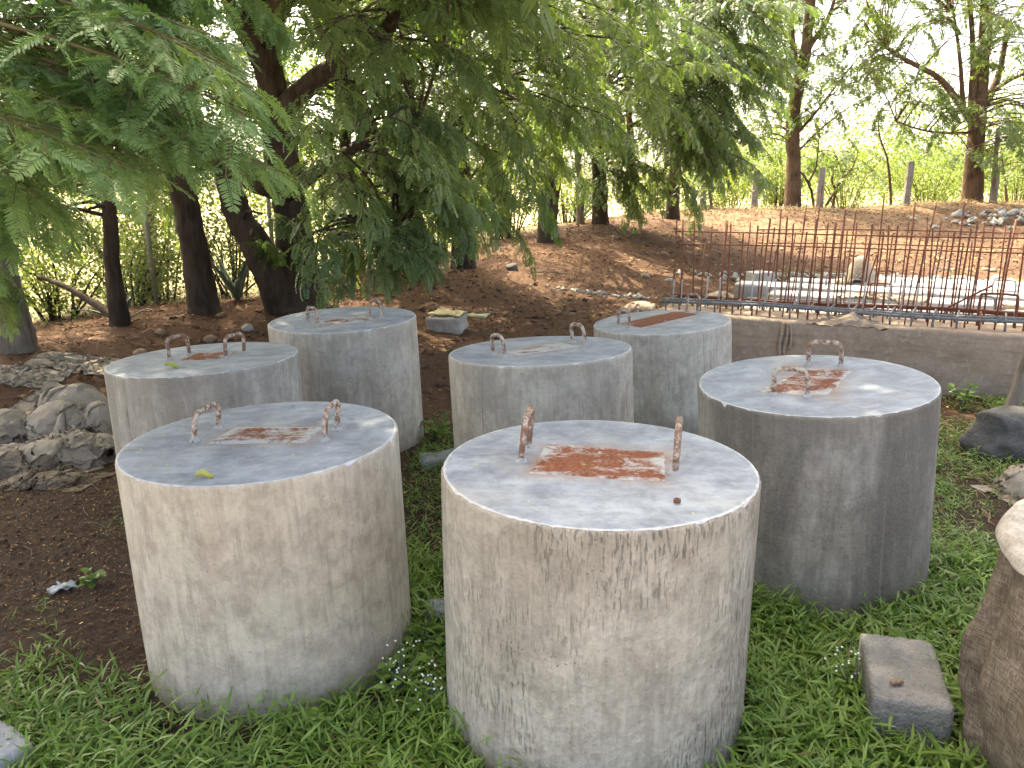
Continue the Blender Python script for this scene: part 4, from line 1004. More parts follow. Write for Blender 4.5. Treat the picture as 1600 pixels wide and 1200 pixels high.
# --- the crowns of the row overhead shade the castings: upper storey of the same trees
def upper_canopy(tree, cx, cy, cz, rx, ry, rz_, n, L=1.5, fl=.36, keep=.8):
    for k in range(n):
        u = rng.normal(0, 1, 3); u /= np.linalg.norm(u); u *= rng.uniform(.35, 1)**.5
        p = np.array([cx+u[0]*rx, cy+u[1]*ry, cz+u[2]*rz_]); tree.up.bough(p, math.atan2(u[1], u[0])+rng.normal(0, .5), L*rng.uniform(.8, 1.2), fl, tilt=rng.normal(.1, .15), stem=False, keep=keep)

# --- the near tree whose boughs hang in at the upper left (its trunk stands outside the frame)
nb = np.array([-4.3, 3.4, hz1(-4.3, 3.4)])
t = Tree('feathery_tree', 'feathery leaved tree whose near boughs hang in at the upper left corner', None, nb)
t.limb([nb-[0, 0, .1], nb+[.1, 0, 1.2], nb+[.3, -.1, 2.4], nb+[.2, 0, 4.2], nb+[.1, .1, 6.0]], .24, .06, flare=.4)
t.limb([nb+[.25, -.05, 2.1], nb+[1.0, -.2, 2.75], nb+[2.0, -.4, 3.0], nb+[2.7, -.6, 3.0]], .09, .025, n=9, seed=2)
t.limb([nb+[.2, 0, 1.6], nb+[.9, .3, 2.2], nb+[1.7, .4, 2.35], nb+[2.3, .3, 2.2]], .07, .02, n=9, seed=3)
for (px, py, Y, az, L, tilt) in [
    (-120, -60, 2.5, -.05, .90, .32), (-60, 20, 2.3, -.12, .92, .42), (-150, 90, 2.25, .0, .72, .40), (-170, 170, 2.4, .05, .52, .60),
    (-120, 120, 3.0, -.1, .90, .44), (-80, -120, 3.4, .0, 1.0, .42), (-60, -40, 3.9, -.05, 1.25, .40), (-150, -20, 3.0, .0, 1.0, .50),
    (-100, 60, 3.4, .0, .95, .46), (-40, -90, 2.8, -.1, .62, .40), (-190, 250, 2.7, .0, .50, .60), (-100, -150, 2.6, 0, .8, .45), (-20, -160, 3.6, -.1, .9, .50),
    (300, -150, 3.4, -.2, .42, .45), (400, -160, 3.2, -.3, .42, .40), (120, -150, 3.2, -.1, .40, .5), (330, -40, 3.6, -.15, .42, .60)]:
    root = at(px, py, Y); t.twig_to(root, .007); t.cr.bough(root, az+rng.normal(0, .08), L, .128, tilt=tilt-.06, kind=BOUGH_FLAT)
    for q in range(3 if px < 50 else 0):
        r2 = root + [rng.normal(-.05, .10), rng.uniform(-.05, .45), rng.normal(.02, .08)]; t.twig_to(r2, .006); t.cr.bough(r2, az+rng.normal(0, .2), L*rng.uniform(.75, 1.05), .125, tilt=tilt-.06+rng.normal(0, .07), kind=BOUGH_FLAT)
upper_canopy(t, -2.9, 4.9, 6.0, 1.8, 1.8, .8, 70)
for k in range(46):   # overhead and outside the frame to the left
    root = nb + [rng.uniform(-1.5, 2.6), rng.uniform(-1.8, .9), rng.uniform(4.0, 6.4)]; t.twig_to(root, .012); t.up.bough(root, rng.uniform(-math.pi, math.pi), 1.3, .3, keep=.5, stem=False)
t.finish(0, MAT['leaf_near'], 300, 'twig')

# --- the big forked tree
GR = 'row of dark trees along the berm'
b = at(462, 470, 9.7); b[2] = hz1(b[0], b[1])
t = Tree('forked_tree', 'big dark forked tree with the thickest trunk, behind the back left cylinder', GR, b)
t.limb([at(470, 482, 9.7), at(466, 440, 9.7), at(455, 350, 9.7), at(442, 250, 9.7), at(424, 130, 9.6), at(405, 40, 9.5), at(400, -60, 9.4), at(395, -300, 9.2)], .27, .10, n=20, rough=.16, flare=.45, pw=.8)
t.limb([at(446, 478, 9.6), at(425, 440, 9.5), at(398, 380, 9.4), at(375, 330, 9.4), at(360, 290, 9.4), at(345, 230, 9.5)], .20, .12, n=14, seed=3, flare=.4)
t.limb([at(448, 292, 9.6), at(410, 280, 9.3), at(350, 245, 9.1), at(305, 215, 9.0), at(288, 150, 9.0), at(280, 90, 9.0), at(240, 20, 9.0), at(215, -60, 9.0)], .19, .10, n=14, seed=4)
t.limb([at(310, 215, 9.0), at(265, 205, 8.9), at(225, 180, 8.8), at(190, 150, 8.8)], .07, .02, n=8, seed=5)
t.limb([at(288, 130, 9.0), at(255, 85, 9.1), at(215, 40, 9.2), at(160, -20, 9.2)], .10, .05, n=9, seed=6)
t.limb([at(283, 95, 9.0), at(300, 70, 9.0), at(312, 58, 9.0)], .07, .045, n=9, seed=7)
t.limb([at(420, 120, 9.6), at(390, 60, 9.4), at(365, 20, 9.3), at(340, -40, 9.2)], .13, .06, n=10, seed=8)
t.limb([at(440, 170, 9.6), at(500, 120, 9.4), at(570, 80, 9.2), at(640, 10, 9.0), at(720, -60, 8.8)], .13, .05, n=10, seed=9)
t.limb([at(455, 300, 9.6), at(520, 250, 9.3), at(590, 215, 9.0), at(650, 200, 8.6)], .085, .03, n=9, seed=10)
t.limb([at(410, 60, 9.5), at(470, -60, 8.5), at(560, -200, 7.4), at(640, -380, 6.4)], .14, .05, n=9, seed=11)
t.limb([at(400, 0, 9.5), at(330, -120, 8.6), at(260, -300, 7.6)], .14, .05, n=9, seed=12)
t.limb([at(465, 400, 9.7), at(520, 375, 9.3), at(575, 365, 8.9), at(620, 372, 8.5)], .06, .02, n=8, seed=13)
# visible boughs, pixel boxes with depth (left/top root of the bough), heading mostly to the right and towards us
for (x0, y0, x1, y1, nn, Ya, Yb, L) in [(480, -60, 720, 40, 20, 7.4, 9.4, 1.0), (500, 50, 680, 190, 15, 7.4, 9.2, .9), (490, 190, 620, 300, 11, 7.6, 9.2, .8),
                                        (480, 330, 600, 385, 14, 7.6, 9.0, .85), (540, 250, 690, 330, 12, 7.8, 9.2, .85), (560, 335, 660, 380, 7, 7.9, 9.0, .7), (440, -40, 520, 30, 4, 8.4, 9.4, .6), (370, 330, 420, 380, 2, 8.5, 9.2, .4)]:
    for k in range(nn):
        root = at(rng.uniform(x0, x1), rng.uniform(y0, y1), rng.uniform(Ya, Yb)); t.twig_to(root, .012)
        t.cr.bough(root, rng.normal(-.55, .8), L*rng.uniform(.8, 1.15), .165, tilt=rng.normal(.18, .14))
for k in range(12):
    root = at(rng.uniform(180, 460), rng.uniform(-60, 120), rng.uniform(9.8, 11)); t.twig_to(root); t.cr.bough(root, rng.uniform(-3, 3), .8, .15, kind=BOUGH_SPARSE, tilt=.2)
t.finish(1, MAT['leaf'])

def row_tree(name, label, base_px, Yb, stem_px, r0, r1, boxes, lod=2, leaf='leaf', flen=.17, L=1.0, az=(-.6, .9), extra=None, canopy=None, barkmat='bark', tint=None, keep=1.0, branches=(), kind=BOUGH, group=GR):
    b = at(base_px[0], base_px[1], Yb); b[2] = hz1(b[0], b[1])
    t = Tree(name, label, group, b, barkmat)
    P = [b-[0, 0, .12]] + [at(px, py, Y) for (px, py, Y) in stem_px]
    t.limb(P, r0, r1, n=12, flare=.35, seed=int(base_px[0]))
    for br in branches: t.limb([at(*q) for q in br[0]], br[1], br[2], n=8, seed=int(br[0][0][0]))
    for (x0, y0, x1, y1, nn, Ya, Y2) in boxes:
        for k in range(nn):
            root = at(rng.uniform(x0, x1), rng.uniform(y0, y1), rng.uniform(Ya, Y2)); t.twig_to(root, .014)
            t.cr.bough(root, rng.normal(*az), L*rng.uniform(.8, 1.2), flen, tilt=rng.normal(.2, .16), keep=keep, kind=kind, tint=None if tint is None else float(np.clip(rng.normal(tint, .12), 0, 1)))
    for c_ in (canopy or []): upper_canopy(t, *c_)
    t.finish(lod, MAT[leaf]); return t
row_tree('slim_tree', 'slim straight trunk left of the big forked tree', (322, 488), 9.4, [(312, 440, 9.4), (296, 350, 9.3), (283, 280, 9.3), (270, 180, 9.2), (255, 40, 9.2), (230, -150, 9)], .175, .09,
         [(120, 230, 260, 300, 5, 9.2, 10), (100, -40, 260, 60, 3, 9.8, 10.5)], 1, 'leaf', .16, .8, (-.5, 1.0), canopy=[(-3.6, 8.0, 5.7, 2.4, 2.6, 1.2, 80), (-5.2, 11.0, 6.9, 2.6, 2.4, 1.4, 48)])
row_tree('thin_tree', 'thin dark trunk between the left edge and the slim straight trunk', (186, 512), 8.6, [(182, 460, 8.6), (176, 400, 8.6), (172, 330, 8.6), (165, 200, 8.6), (150, -40, 8.4)], .10, .05,
         [(0, 280, 170, 350, 5, 8.2, 8.9), (-60, 60, 120, 220, 6, 8.2, 9.2)], 1, 'leaf', .15, .7, (-.4, 1.0), branches=[(((185, 500, 8.6), (140, 470, 8.8), (95, 445, 9.0), (60, 432, 9.2)), .05, .02)])
row_tree('leaning_tree', 'grey trunk leaning out of the picture at the left edge', (28, 548), 7.3, [(18, 500, 7.3), (4, 430, 7.25), (-12, 360, 7.2), (-40, 220, 7.1), (-90, -50, 7.0)], .17, .10,
         [(-160, 330, -40, 400, 5, 6.6, 7.2), (-200, 100, -20, 300, 10, 6.0, 7.4)], 1, 'leaf', .15, .8, (-.3, .8), barkmat='bark_grey', canopy=[(-4.6, 6.2, 5.4, 2.0, 2.2, 1.4, 30)])
row_tree('tilted_tree', 'dark trunk tilting to the left, just right of the big forked tree', (652, 405), 12.2, [(650, 370, 12.2), (640, 320, 12.1), (618, 270, 12), (600, 235, 11.9), (560, 150, 11.7), (520, 60, 11.5), (480, -100, 11)], .20, .12,
         [(560, -60, 800, 80, 18, 9.6, 12), (580, 80, 760, 220, 12, 9.8, 12), (520, 260, 620, 340, 4, 10, 12)], 1, 'leaf', .17, 1.1, canopy=[(-1.8, 7.6, 5.7, 2.4, 2.6, 1.2, 120), (-.3, 6.6, 6.0, 2.0, 1.9, 1.0, 120)])
row_tree('screened_tree', 'upright trunk half hidden by drooping leaves in the middle of the row', (722, 412), 13.2, [(722, 370, 13.2), (722, 300, 13.2), (715, 200, 13.2), (712, 60, 13), (700, -100, 13)], .19, .13,
         [(700, -60, 960, 60, 22, 10.0, 13), (700, 60, 900, 190, 20, 10.2, 13), (690, 190, 800, 290, 12, 10.2, 12.4), (720, 280, 790, 320, 5, 10.4, 12)], 1, 'leaf', .175, 1.15, canopy=[(.2, 9.2, 6.6, 2.4, 2.4, 1.5, 60), (1.2, 7.0, 6.4, 1.9, 1.9, 1.0, 110)])
row_tree('stout_tree', 'short visible trunk with reddish bark standing on the berm under low boughs', (856, 366), 16.5, [(858, 330, 16.5), (862, 270, 16.5), (865, 180, 16.4), (860, 40, 16.3), (850, -100, 16)], .20, .14,
         [(860, -60, 1060, 60, 22, 12.5, 16), (830, 60, 1020, 170, 20, 12.5, 16), (800, 180, 880, 240, 7, 12.5, 15)], 1, 'leaf', .18, 1.25, canopy=[(1.8, 11.5, 7.2, 2.6, 2.8, 1.5, 22), (-.6, 15.5, 7.9, 2.8, 2.4, 1.5, 24, 1.5, .36, .6)])
row_tree('yellowing_tree', 'trunk wrapped in hanging yellow green sprays at the bend of the berm', (938, 348), 19.5, [(938, 310, 19.5), (936, 260, 19.5), (930, 180, 19.5), (925, 60, 19.4), (920, -80, 19)], .19, .13,
         [(925, 180, 960, 290, 18, 18.4, 19.6), (900, -60, 1140, 60, 30, 15, 19), (960, 60, 1130, 170, 30, 15, 19), (1000, 170, 1110, 240, 10, 15.5, 18.5)], 2, 'leaf_far', .19, 1.35, (-.9, .6), canopy=[(1.6, 18.6, 8.9, 3.0, 2.4, 1.5, 28, 1.5, .36, .6)])
row_tree('outer_tree', 'last leafy tree of the dark row, its skirt of leaves hanging before the far fence', (1050, 338), 21, [(1052, 300, 21), (1056, 240, 21), (1062, 140, 20.8), (1080, 20, 20.5), (1100, -80, 20)], .17, .12,
         [(1040, -60, 1170, 60, 34, 15.5, 19.5), (1020, 60, 1150, 170, 34, 15.5, 19.5), (1020, 160, 1110, 240, 22, 16, 19), (1000, 250, 1060, 270, 4, 17, 19)], 2, 'leaf', .19, 1.35, (-.9, .9), canopy=[(4.4, 20.2, 9.4, 2.8, 2.4, 1.5, 35, 1.5, .36, .6)])
row_tree('pale_stem_tree', 'thin pale stem standing just left of the yellow green tree', (907, 352), 19.8, [(907, 320, 19.8), (905, 280, 19.8), (903, 200, 19.8), (900, 100, 19.6)], .10, .07, [(860, 60, 930, 160, 5, 18, 20)], 3, 'leaf_far', .19, 1.2, barkmat='bark_grey')
row_tree('slender_tree', 'slender trunk on the berm crest between the yellow green tree and the far fence', (986, 342), 21.5, [(986, 320, 21.5), (988, 285, 21.5), (984, 220, 21.5), (978, 100, 21)], .11, .08, [(940, 40, 1000, 150, 5, 20, 22)], 3, 'leaf_far', .19, 1.2, barkmat='bark_far')

row_tree('backdrop_tree', 'sunlit feathery tree standing behind the big forked tree', (545, 440), 14.5, [(545, 380, 14.5), (540, 250, 14.5), (530, 100, 14.5), (520, -80, 14.4)], .13, .08,
         [(380, -80, 660, 60, 26, 12.8, 15.5), (420, 60, 660, 180, 22, 12.8, 15.5), (470, 180, 640, 260, 10, 13, 15.5)], 3, 'leaf_far', .18, 1.2, (0, 1.8), barkmat='bark')
row_tree('backdrop_tree', 'sunlit feathery tree behind the chain link fence at the left', (235, 470), 13.5, [(235, 400, 13.5), (230, 250, 13.5), (225, 100, 13.5), (220, -80, 13.4)], .12, .07,
         [(60, -80, 340, 60, 20, 12, 15), (60, 60, 330, 190, 15, 12, 15), (60, 180, 300, 280, 9, 12, 15)], 3, 'leaf_far', .18, 1.2, (0, 1.8), barkmat='bark')
row_tree('backdrop_tree', 'sunlit feathery tree behind the middle of the dark row', (785, 370), 20.5, [(785, 320, 20.5), (785, 200, 20.5), (790, 60, 20.4), (795, -80, 20.3)], .13, .08,
         [(660, -80, 900, 60, 24, 18.5, 22), (680, 60, 900, 180, 20, 18.5, 22)], 3, 'leaf_far', .20, 1.5, (0, 1.8), barkmat='bark')

# --- sunlit trees beyond the yard at the right
GF = 'sunlit trees along the far fence'
row_tree('fence_tree', 'tall dark stemmed tree by the far fence with fine airy leaves', (1238, 326), 27.5, [(1238, 310, 27.5), (1240, 260, 27.5), (1237, 200, 27.5), (1243, 150, 27.5), (1252, 110, 27.4), (1262, 40, 27.3), (1270, -60, 27.2), (1280, -200, 27)], .27, .13,
         [(1180, -120, 1350, 20, 40, 25.5, 29), (1150, 20, 1340, 110, 36, 25.5, 29), (1230, 100, 1330, 190, 12, 25.5, 28.5), (1140, 140, 1210, 230, 12, 26, 28.5)], 3, 'leaf_far', .17, 1.5, (0, 1.8), barkmat='bark_far', group=GF,
         branches=[(((1245, 145, 27.4), (1228, 138, 27.3), (1210, 130, 27.3), (1190, 128, 27.2)), .06, .02), (((1250, 125, 27.4), (1238, 60, 27.5), (1240, -20, 27.6)), .12, .06), (((1240, 215, 27.5), (1275, 175, 27.2), (1310, 130, 27.0), (1345, 85, 26.8)), .055, .015), (((1243, 240, 27.5), (1290, 195, 27.3), (1330, 165, 27.2)), .045, .012), (((1258, 80, 27.3), (1290, 35, 27.2), (1310, -20, 27)), .10, .04)],
         keep=.8, canopy=[(10.5, 26, 11.2, 3.2, 3.2, 2.0, 40, 2.0, .34, .45)])
row_tree('broad_tree', 'broad dark trunked tree with many upright limbs at the upper right', (1518, 316), 27.8, [(1519, 300, 27.8), (1521, 255, 27.8), (1522, 200, 27.8), (1528, 150, 27.7), (1535, 60, 27.6), (1540, -60, 27.5)], .36, .15,
         [(1340, -80, 1500, 40, 34, 25, 29), (1320, 30, 1470, 130, 28, 25, 29), (1470, -80, 1640, 60, 34, 25, 29), (1480, 60, 1640, 160, 24, 25, 29), (1500, 150, 1660, 240, 26, 25, 28.5), (1390, 120, 1480, 200, 14, 25.5, 28.5)], 3, 'leaf_far', .17, 1.5, (-.4, 1.8), barkmat='bark_far', group=GF,
         branches=[(((1521, 195, 27.8), (1505, 170, 27.6), (1470, 125, 27.3), (1420, 95, 27.0), (1385, 75, 26.8)), .14, .05), (((1520, 190, 27.8), (1517, 150, 27.6), (1518, 90, 27.5), (1515, 0, 27.4)), .14, .07), (((1524, 190, 27.8), (1545, 150, 27.9), (1562, 110, 28), (1575, 40, 28)), .16, .07), (((1521, 205, 27.8), (1500, 208, 27.5), (1450, 205, 27.2), (1400, 190, 27)), .06, .02), (((1505, 165, 27.6), (1500, 100, 27.4), (1490, 20, 27.3)), .09, .04), (((1540, 150, 27.9), (1580, 125, 28), (1630, 105, 28)), .09, .04)],
         keep=.8, canopy=[(16, 26, 11.2, 4, 3.4, 2.0, 50, 2.0, .34, .45)])
row_tree('edge_tree', 'thin stem beside the broad tree at the right edge', (1553, 318), 27, [(1553, 290, 27), (1556, 255, 27), (1560, 200, 27)], .10, .06, [(1540, 150, 1620, 230, 5, 26, 28)], 3, 'leaf_far', .22, 1.4, (0, 1.8), barkmat='bark_grey', keep=.6, kind=BOUGH_SPARSE, group=GF)
for (px, py, Yb, stems_, lab, boxes) in [
    (1272, 326, 28.5, [((1272, 326), (1268, 300), (1264, 285), (1275, 260), (1280, 215)), ((1266, 290), (1256, 275), (1248, 265))], 'small crooked tree just behind the second far fence post', [(1250, 200, 1300, 250, 7, 28, 29.5)]),
    (1305, 326, 29, [((1300, 326), (1305, 305), (1312, 285), (1330, 265), (1335, 255)), ((1308, 300), (1300, 280), (1310, 255)), ((1290, 322), (1310, 290), (1322, 262))], 'low spreading tree right of the second far fence post', [(1280, 230, 1350, 270, 10, 28.5, 30)]),
    (1392, 324, 29, [((1392, 324), (1391, 290), (1386, 245), (1375, 215), (1372, 180))], 'thin bare wavy sapling left of the leaning fence post', [(1350, 170, 1400, 230, 6, 28.5, 30)]),
    (1112, 328, 26.5, [((1112, 328), (1108, 300), (1100, 285), (1095, 260))], 'small leaning stem beside the first far fence post', [(1080, 230, 1130, 270, 6, 26, 27.5)]),
    (1573, 318, 29, [((1573, 318), (1571, 290), (1567, 260), (1565, 230))], 'thin sapling at the far right, beyond the white rubble', [(1560, 220, 1610, 260, 5, 28.5, 30)])]:
    b = at(px, py, Yb); b[2] = hz1(b[0], b[1]); tr_ = Tree('small_tree', lab, GF, b, 'bark_far')
    for q, st in enumerate(stems_): tr_.limb([at(x, y, Yb) for x, y in st], .055, .02, n=7, seed=px+q)
    for (x0, y0, x1, y1, nn, Ya, Y2) in boxes:
        for k in range(nn): root = at(rng.uniform(x0, x1), rng.uniform(y0, y1), rng.uniform(Ya, Y2)); tr_.twig_to(root, .012); tr_.cr.bough(root, rng.uniform(-3, 3), rng.uniform(1.0, 1.5), .20, tilt=.1, keep=.7, kind=BOUGH_SPARSE)
    tr_.finish(3, MAT['leaf_far'])

# ------------------------------------------------------------------ shrubs behind the berm (sun on them)
OVAL = (lambda V: (np.array(V), np.array([(0, 1, 2, 3)])))([[0, 0, 0], [.5, .30, .04], [1, 0, -.06], [.5, -.30, .04]])
OVAL2 = (np.array([[0, 0, 0], [.35, .27, .05], [.75, .20, .03], [1, 0, -.06], [.75, -.20, .03], [.35, -.27, .05]]), np.array([(0, 1, 2, 3), (0, 3, 4, 5)]))
def shrub(label, px, py, Y, w, h, n, leaf, mat='leaf_shrub', group='sunlit shrubs beyond the berm', tall=False):
    b = at(px, py, Y); b[2] = hz1(b[0], b[1]); t = thing('shrub', label, 'shrub', b, group); A = Acc()
    cl = []
    for k in range(int(8+w*4)):
        a = rng.uniform(0, 6.28); rr = w*.5*math.sqrt(rng.random()); tip = b + [rr*math.cos(a), rr*math.sin(a)*.8, h*rng.uniform(.45, 1.0)]
        P = smooth_path([b+[rr*.2*math.cos(a), rr*.2*math.sin(a), -.05], (b+tip)/2+[rng.normal(0, .1), rng.normal(0, .1), .1], tip], 8)
        V, Q, T = tube(P, np.linspace(.018, .005, 8), 5, False); A.add(V, Q)
        for j in range(6): cl.append(P[rng.integers(2, 8)] + rng.normal(0, .16, 3)*[w*.6, w*.6, h*.35])
    V, F = A.get(); mk('stems', V, F, MAT['bark'], t, smooth=True)['kind'] = 'stuff'
    cl = np.array(cl); ci = rng.integers(0, len(cl), n); P = cl[ci] + rng.normal(0, .17, (n, 3)); P[:, 2] = np.maximum(P[:, 2], b[2]+.03)
    D = rng.normal(0, 1, (n, 3)); D[:, 2] -= .3; Rm = frames(D, rng.uniform(-1.2, 1.2, n)); S = leaf*rng.uniform(.6, 1.3, n)
    V, Q, At = instantiate([OVAL], P, Rm, S, np.clip(rng.normal(.5, .25, n), 0, 1))
    mk('foliage', V, [Q], MAT[mat], t, attrs={'tint': At})['kind'] = 'stuff'
SH = [(90, 470, 10.0, 1.8, 1.0, 1500, .085, 'yellow green shrub behind the berm at the left edge'),
      (205, 465, 10.8, 1.8, 1.3, 2000, .085, 'bright shrub between the thin trunk and the slim straight trunk'),
      (245, 440, 12.0, 2.2, 2.2, 2200, .09, 'tall sunlit shrub behind the chain link fence'),
      (362, 430, 12.0, 1.7, 1.9, 1900, .085, 'sunlit shrub seen between the slim trunk and the big forked tree'),
      (560, 420, 14.0, 2.2, 2.2, 1800, .09, 'shrub glowing behind the big forked tree on its right'),
      (690, 385, 16.0, 2.2, 2.4, 1800, .10, 'shrub showing left of the half hidden trunk'),
      (790, 370, 18.0, 2.6, 2.4, 1600, .10, 'shrub showing right of the half hidden trunk'),
      (885, 340, 23.0, 3.0, 1.6, 1400, .12, 'pale shrub behind the berm between two trunks'),
      (1010, 330, 27.5, 3.2, 2.2, 1600, .13, 'shrub behind the berm under the hanging skirt of leaves'),
      (1140, 325, 29.5, 3.4, 2.3, 2400, .13, 'bright yellow green shrub behind the first two far fence posts'),
      (1215, 322, 30.0, 3.0, 2.2, 2000, .13, 'bright shrub behind the tall dark stemmed tree'),
      (1320, 322, 31.0, 3.6, 2.4, 2000, .13, 'rounded green shrub between the second and third far posts'),
      (1450, 318, 31.0, 3.6, 2.2, 1800, .13, 'green shrub right of the leaning fence post'),
      (1590, 315, 31.0, 4.0, 2.4, 1800, .13, 'shrub at the right edge behind the broad tree'),
      (-40, 500, 8.8, 1.6, 1.0, 1000, .08, 'shrub mostly outside the left edge, behind the grey leaning trunk')]
for (px, py, Y, w, h, n, lf, lab) in SH: shrub(lab, px, py, Y, w, h, int(n*1.9), lf*.66)
# thicket further out, one mass
def thicket(name, lab, spots, mat, leaf):
    Ps = []
    for (x, y, w, h, n) in spots:
        z = hz1(x, y); u = rng.normal(0, .5, (n, 3)); nb_ = np.stack([x+u[:, 0]*w, y+u[:, 1]*w*.7, z+h*.5+u[:, 2]*h*.5], 1)
        c_ = nb_[rng.integers(0, max(1, n//14), n)] + rng.normal(0, .22, (n, 3))*[1, 1, .8]; c_[:, 2] = np.maximum(c_[:, 2], z+.02); Ps.append(c_)
    P = np.concatenate(Ps); n = len(P); D = rng.normal(0, 1, (n, 3)); Rm = frames(D, rng.uniform(-1.5, 1.5, n))
    V, Q, At = instantiate([OVAL], P, Rm, leaf*rng.uniform(.6, 1.4, n), np.clip(rng.normal(.5, .25, n), 0, 1))
    o = mk(name, V, [Q], MAT[mat], attrs={'tint': At}); return tag(o, lab, None, None, 'stuff')
sp = []
for k in range(38):
    px = rng.uniform(-200, 1100); Y = rng.uniform(15, 27) + max(0, px-700)/40; p = at(px, 380, Y); sp.append((p[0], p[1], 2.4, rng.uniform(2.2, 4.2) if k % 2 else rng.uniform(4.5, 7.5), 800))
thicket('thicket', 'far sunlit thicket seen between the trunks at the left', sp, 'leaf_shrub', .10)
sp = []
for k in range(34):
    px = rng.uniform(1080, 1800); p = at(px, 310, rng.uniform(36, 60)); sp.append((p[0], p[1], 4.0, rng.uniform(1.8, 4.2), 800))
for k in range(22):
    px = rng.uniform(1080, 1750); p = at(px, 310, rng.uniform(34, 48)); sp.append((p[0], p[1], 3.4, rng.uniform(5, 9.5), 520))
thicket('distant_scrub', 'pale distant scrub beyond the far fence', sp, 'leaf_far', .16)

# ------------------------------------------------------------------ fence posts, chain link, agaves
for (px, yb, yt, Y, lean, lab) in [(1178, 326, 265, 26.5, 0, 'first upright concrete fence post on the berm'), (1280, 328, 259, 26.6, 0, 'second concrete fence post, before the small crooked tree'),
                                   (1415, 322, 250, 26.6, .03, 'third concrete fence post, leaning slightly right'), (1551, 317, 258, 27.2, 0, 'fence post beside the broad tree at the upper right'),
                                   (1098, 329, 274, 26.0, 0, 'concrete fence post half hidden under hanging leaves')]:
    a = at(px, yb, Y); z0 = hz1(a[0], a[1]); h = at(px, yt, Y)[2]-z0
    V, Q, T = rbox((.20, .17, h), .02, 3, .01, 6, px); f = 1-.12*(V[:, 2]/h+.5); V[:, 0] *= f; V[:, 1] *= f
    V[:, 0] += lean*(V[:, 2]+h/2); V = V + [a[0], a[1], z0+h/2-.05]
    tag(mk('fence_post', V, [Q, T], MAT['post'], origin=(a[0], a[1], z0)), lab, 'fence post', 'concrete posts of the far fence')
ft = thing('chain_link_fence', 'sagging chain link fence behind the berm at the left', 'fence', at(200, 470, 10.4))
f0 = ground_at(20, 500, 9.6); f1 = ground_at(440, 460, 11.2); A = Acc(); fl = np.linalg.norm((f1-f0)[:2]); fd = (f1-f0)/fl; Hf = 1.55
nw = int((fl+Hf)/.075)
for k in range(nw):
    for sgn in (1, -1):
        s0 = k*.075 - (Hf if sgn > 0 else 0); a0 = max(0.0, s0) if sgn > 0 else s0; 
        if sgn > 0: za = a0-s0; sb = min(fl, s0+Hf); zb = sb-s0
        else: sb = max(0.0, s0-Hf); za = 0 if s0 <= fl else s0-fl; a0 = min(s0, fl); zb = s0-sb
        if abs(sb-a0) < .03: continue
        pa = f0+fd*a0+np.array([0, .01*sgn, za]); pb = f0+fd*sb+np.array([0, .01*sgn, zb]); V, Q, T = tube([pa, (pa+pb)/2+[0, .03, 0], pb], .0022, 3, False); A.add(V, Q)
V, F = A.get(); mk('wire_mesh', V, F, MAT['wire'], ft)['kind'] = 'stuff'
for q in (0.02, .5, .98):
    p = f0+fd*fl*q; V, Q, T = tube([p-[0, 0, .1], p+[0, 0, 1.6]], .03, 8); mk('post', V, [Q, T], MAT['post'], ft, smooth=True)
def agave(lab, px, py, Y, n, L, w):
    b = at(px, py, Y); b[2] = hz1(b[0], b[1]); t = thing('agave', lab, 'agave', b, 'agaves behind the berm')
    for k in range(n):
        a = k*2.4; el = rng.uniform(.5, 1.25); d = np.array([math.cos(a)*math.cos(el), math.sin(a)*math.cos(el), math.sin(el)]); sdv = np.array([-math.sin(a), math.cos(a), 0]); V = []; ll = L*rng.uniform(.7, 1.1)
        for j in range(9):
            q = j/8; wd = w*(1-q**1.8)*(.6+.8*math.sin(q*2.2)); c_ = b + d*ll*q + np.array([0, 0, -.30*ll*q**3*(1.2-el*.5)]); th_ = .012*(1-q)
            V += [c_+sdv*wd, c_-[0, 0, .35*wd+th_], c_-sdv*wd, c_+[0, 0, -.2*wd+th_]]
        Q = [(j*4+q, j*4+(q+1) % 4, j*4+4+(q+1) % 4, j*4+4+q) for j in range(8) for q in range(4)]
        mk('leaf', np.array(V), [np.array(Q)], MAT['agave'], t, smooth=True, attrs={'tint': np.full(len(V), rng.random())})
agave('agave with bent grey green blades beside the big forked trunk', 372, 482, 10.2, 13, .85, .045)
agave('small agave with upright blades by the thin trunk', 192, 512, 8.9, 11, .55, .032)
agave('agave low behind the berm near the half hidden trunk', 905, 352, 20.5, 11, 1.1, .05)
agave('spiky agave on the berm under the hanging leaves', 1078, 330, 25.6, 12, 1.2, .06)

